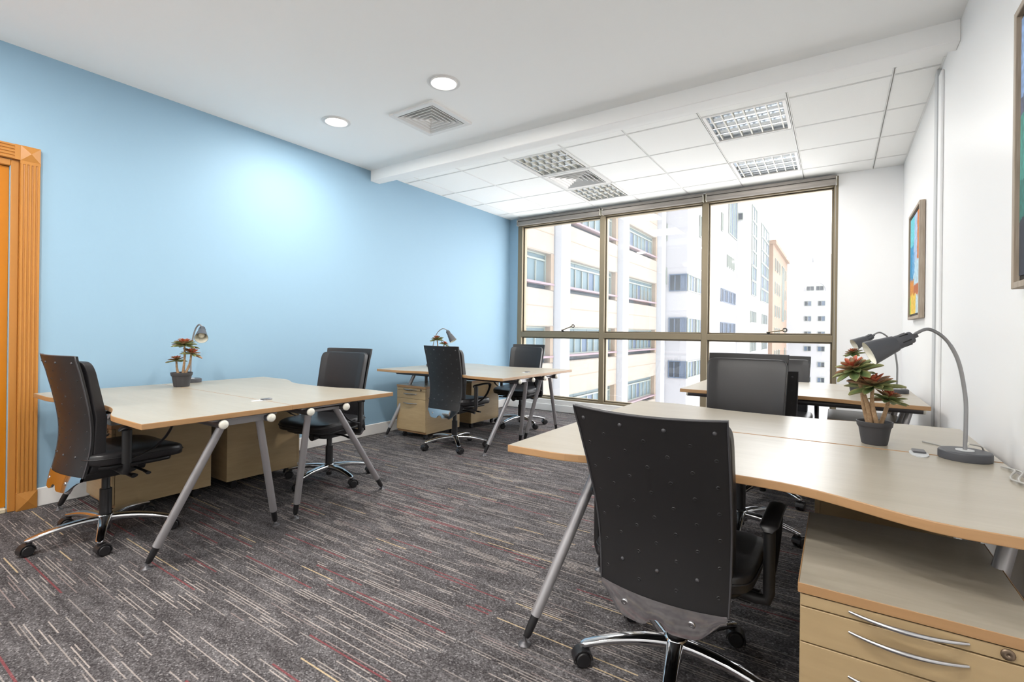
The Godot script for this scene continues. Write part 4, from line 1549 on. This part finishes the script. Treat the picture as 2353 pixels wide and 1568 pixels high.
func build_furniture():
	make_desk("maple desk against the blue wall, on the orange door's side of its pair", Vector3(0.932, 0, 4.622), 0.0, 1.605, 0.665, 0.01, -0.19, 0.52, 0.228, [-0.069, 0.56])
	make_desk("maple desk against the blue wall, in the door pair on the window's side", Vector3(0.932, 0, 4.616), PI, 1.605, 0.70, 0.04, 0.19, -9.0, 0.226, [0.184, 0.85])
	make_desk("maple desk in the blue corner by the window, on the door's side of its pair", Vector3(0.955, 0, 2.035), 0.0, 1.6, 0.645, 0.01, -0.19, 0.63, 0.25, [-0.04, 0.56])
	make_desk("maple desk in the blue corner, closest of all to the window", Vector3(0.955, 0, 2.029), PI, 1.6, 0.65, 0.03, 0.19, -9.0, 0.20, [0.12, 0.80])
	make_desk("maple desk on the white wall above the big drawer unit with lock", Vector3(3.88, 0, 3.953), 0.0, 1.425, 0.735, 0.05, -0.19, 0.50, 0.355, [0.022, 0.69])
	make_desk("maple desk on the white wall between the tall lamp and the far picture desks", Vector3(3.88, 0, 3.938), PI, 1.425, 0.675, 0.0, 0.19, -9.0, 0.33, [0.02, 0.64])
	make_desk("maple desk below the far picture, on the side away from the window", Vector3(3.89, 0, 1.815), 0.0, 1.41, 0.64, 0.0, -0.19, -9.0, 0.32, [0.01, 0.62])
	make_desk("maple desk below the far picture, beside the white pier", Vector3(3.89, 0, 1.809), PI, 1.41, 0.63, 0.0, 0.19, -9.0, 0.31, [0.01, 0.60])
	make_pedestal("maple drawer unit under the desk beside the orange door", Vector3(0.435, 0, 4.79), 0.0)
	make_pedestal("maple drawer unit showing its side and back under the second blue wall desk", Vector3(0.45, 0, 4.15), PI)
	make_pedestal("maple drawer unit with three drawer fronts under the blue corner desk", Vector3(0.465, 0, 2.225), 0.0)
	make_pedestal("maple drawer unit turned away under the blue corner desk by the window", Vector3(0.455, 0, 1.46), PI)
	make_pedestal("big maple drawer unit with bow handles and lock under the white wall desk", Vector3(4.28, 0, 4.545), 0.0)
	make_pedestal("maple drawer unit turned away beneath the white wall desk pair with the tall lamp", Vector3(4.28, 0, 3.6), PI)
	make_pedestal("maple drawer unit under the desk below the far picture", Vector3(4.30, 0, 1.86), 0.0)
	var c := make_chair()
	set_chair(c, "black swivel chair at the blue wall desk beside the orange door, back shell showing", Vector3(0.87, 0, 5.155), 0.058, 0.0, 0.84)
	var spots := [
		["black swivel chair facing the room at the blue wall desk, turned towards the aisle", Vector3(0.975, 0, 3.84), PI + 0.18, -0.005, 0.35],
		["black swivel chair with dotted back shell at the blue corner desk", Vector3(1.065, 0, 2.50), -0.03, 0.0, 0.55],
		["black swivel chair in the blue corner directly in front of the window", Vector3(0.98, 0, 1.19), PI + 0.07, -0.015, 0.13],
		["large black swivel chair with dotted back at the desk with the big drawer unit", Vector3(3.705, 0, 4.475), -0.03, -0.055, -0.11, 0.2],
		["black swivel chair facing the room behind the white wall desk with lamp and plant", Vector3(3.69, 0, 3.07), PI, 0.024, 0.4],
		["black swivel chair mostly hidden, at the desk below the far picture, back to the room", Vector3(3.72, 0, 2.33), 0.0, -0.09, 0.6],
		["black swivel chair between the far picture desk and the window pane", Vector3(3.725, 0, 1.10), PI, -0.055, 0.0]]
	for s in spots:
		var d := copy_of(c, s[0], s[1], s[2])
		set_chair(d, s[0], s[1], s[2], s[3], s[4], s[5] if s.size() > 5 else 0.0)

func build_small_things():
	# lamps; the local +x axis of a lamp is the way its head reaches
	var std := [Vector3(0, 0.029, 0), Vector3(-0.002, 0.12, 0), Vector3(0.0, 0.20, 0), Vector3(0.018, 0.30, 0), Vector3(0.042, 0.36, 0), Vector3(0.078, 0.405, 0), Vector3(0.125, 0.429, 0), Vector3(0.162, 0.417, 0), Vector3(0.176, 0.404, 0)]
	make_lamp("tall grey gooseneck lamp on the white wall desk pair with the big drawer unit", Vector3(4.498, DESK_H, 3.955), PI + 0.5876, std, Vector3(0.85, -0.44, 0.32), [Vector3(-0.012, 0.05, 0.0), Vector3(-0.05, 0.043, 0.0), Vector3(-0.072, 0.03, 0.012), Vector3(-0.084, 0.004, 0.02), Vector3(-0.09, 0.003, 0.12), Vector3(-0.07, 0.003, 0.25)])
	make_lamp("grey gooseneck lamp on the desk pair below the far picture", Vector3(4.50, DESK_H, 1.72), PI + 0.5876, std, Vector3(0.86, -0.48, 0.15), [Vector3(-0.012, 0.05, 0.0), Vector3(-0.05, 0.042, 0.0), Vector3(-0.08, 0.004, 0.02), Vector3(-0.08, 0.003, 0.2), Vector3(0.02, 0.003, 0.45)])
	make_lamp("grey gooseneck lamp with its pale shade opening shown, on the blue wall desk", Vector3(0.15, DESK_H, 4.44), -0.02, std, Vector3(0.74, -0.5, 0.35), [])
	make_lamp("grey gooseneck lamp on the blue corner desk by the window", Vector3(0.33, DESK_H, 2.03), 0.30, std, Vector3(0.55, -0.83, 0), [])
	# plants
	make_plant("large red tipped succulent in a black pot on the white wall desk, three stems", Vector3(4.262, DESK_H, 3.855), 0.5876, 0.83, [
		[-0.012, 0.0, -0.078, 0.275, 0.0, 0.082, 5], [0.002, 0.01, -0.022, 0.215, 0.02, 0.088, 5], [0.02, -0.005, 0.050, 0.165, 0.0, 0.066, 5], [-0.01, -0.015, -0.015, 0.262, -0.05, 0.05, 4]])
	make_plant("small succulent in a dark pot on the blue wall desk, in front of a lamp", Vector3(0.392, DESK_H, 4.60), 0.5876, 0.95, [
		[0.008, 0.0, 0.014, 0.285, 0.0, 0.088, 5], [-0.012, 0.004, -0.038, 0.178, 0.0, 0.062, 4], [0.014, -0.01, 0.052, 0.225, -0.02, 0.072, 4]])
	make_plant("succulent on the blue corner desk, peeping over a chair back", Vector3(0.47, DESK_H, 2.10), 0.5876, 0.95, [
		[0.0, 0.0, -0.01, 0.305, 0.0, 0.085, 5], [0.012, 0.01, 0.075, 0.255, 0.0, 0.06, 4], [-0.01, 0.0, -0.04, 0.18, 0.0, 0.045, 3]])
	make_plant("succulent on the desk below the far picture, mostly behind the larger one", Vector3(4.265, DESK_H, 1.835), 0.5876, 0.83, [
		[0.0, 0.0, -0.03, 0.275, 0.0, 0.068, 5], [0.012, 0.01, 0.05, 0.20, 0.0, 0.05, 4]])
	make_picture("framed abstract painting in blue, orange and yellow on the white wall by the window", 0, 0.85, 1.50, 1.262, 2.13, 0.035)
	make_picture("dark framed painting cut by the edge, on the white wall beside the desks", 1, 3.79, 4.85, 1.29, 2.235, 0.035)
	# loose cable on the white wall desk
	var cb := thing("cable", "grey cable lying at the wall end of the white wall desk", "cable", Vector3(4.56, DESK_H, 4.2))
	var pts := []
	for k in 25:
		var t := k / 24.0
		pts.append(Vector3(0.015 * sin(t * 9.0) + 0.01, 0.004 + 0.006 * absf(sin(t * 6.0)), (t - 0.5) * 0.34))
	var cm := MB.new()
	cm.tube(pts, 0.0028, 8)
	part("wire", cm, M.cord, cb)
	var cm2 := MB.new()
	var p2 := []
	for p in pts: p2.append(p + Vector3(0.012, 0.0, 0.02))
	cm2.tube(p2, 0.0028, 8)
	part("wire", cm2, M.cord, cb)
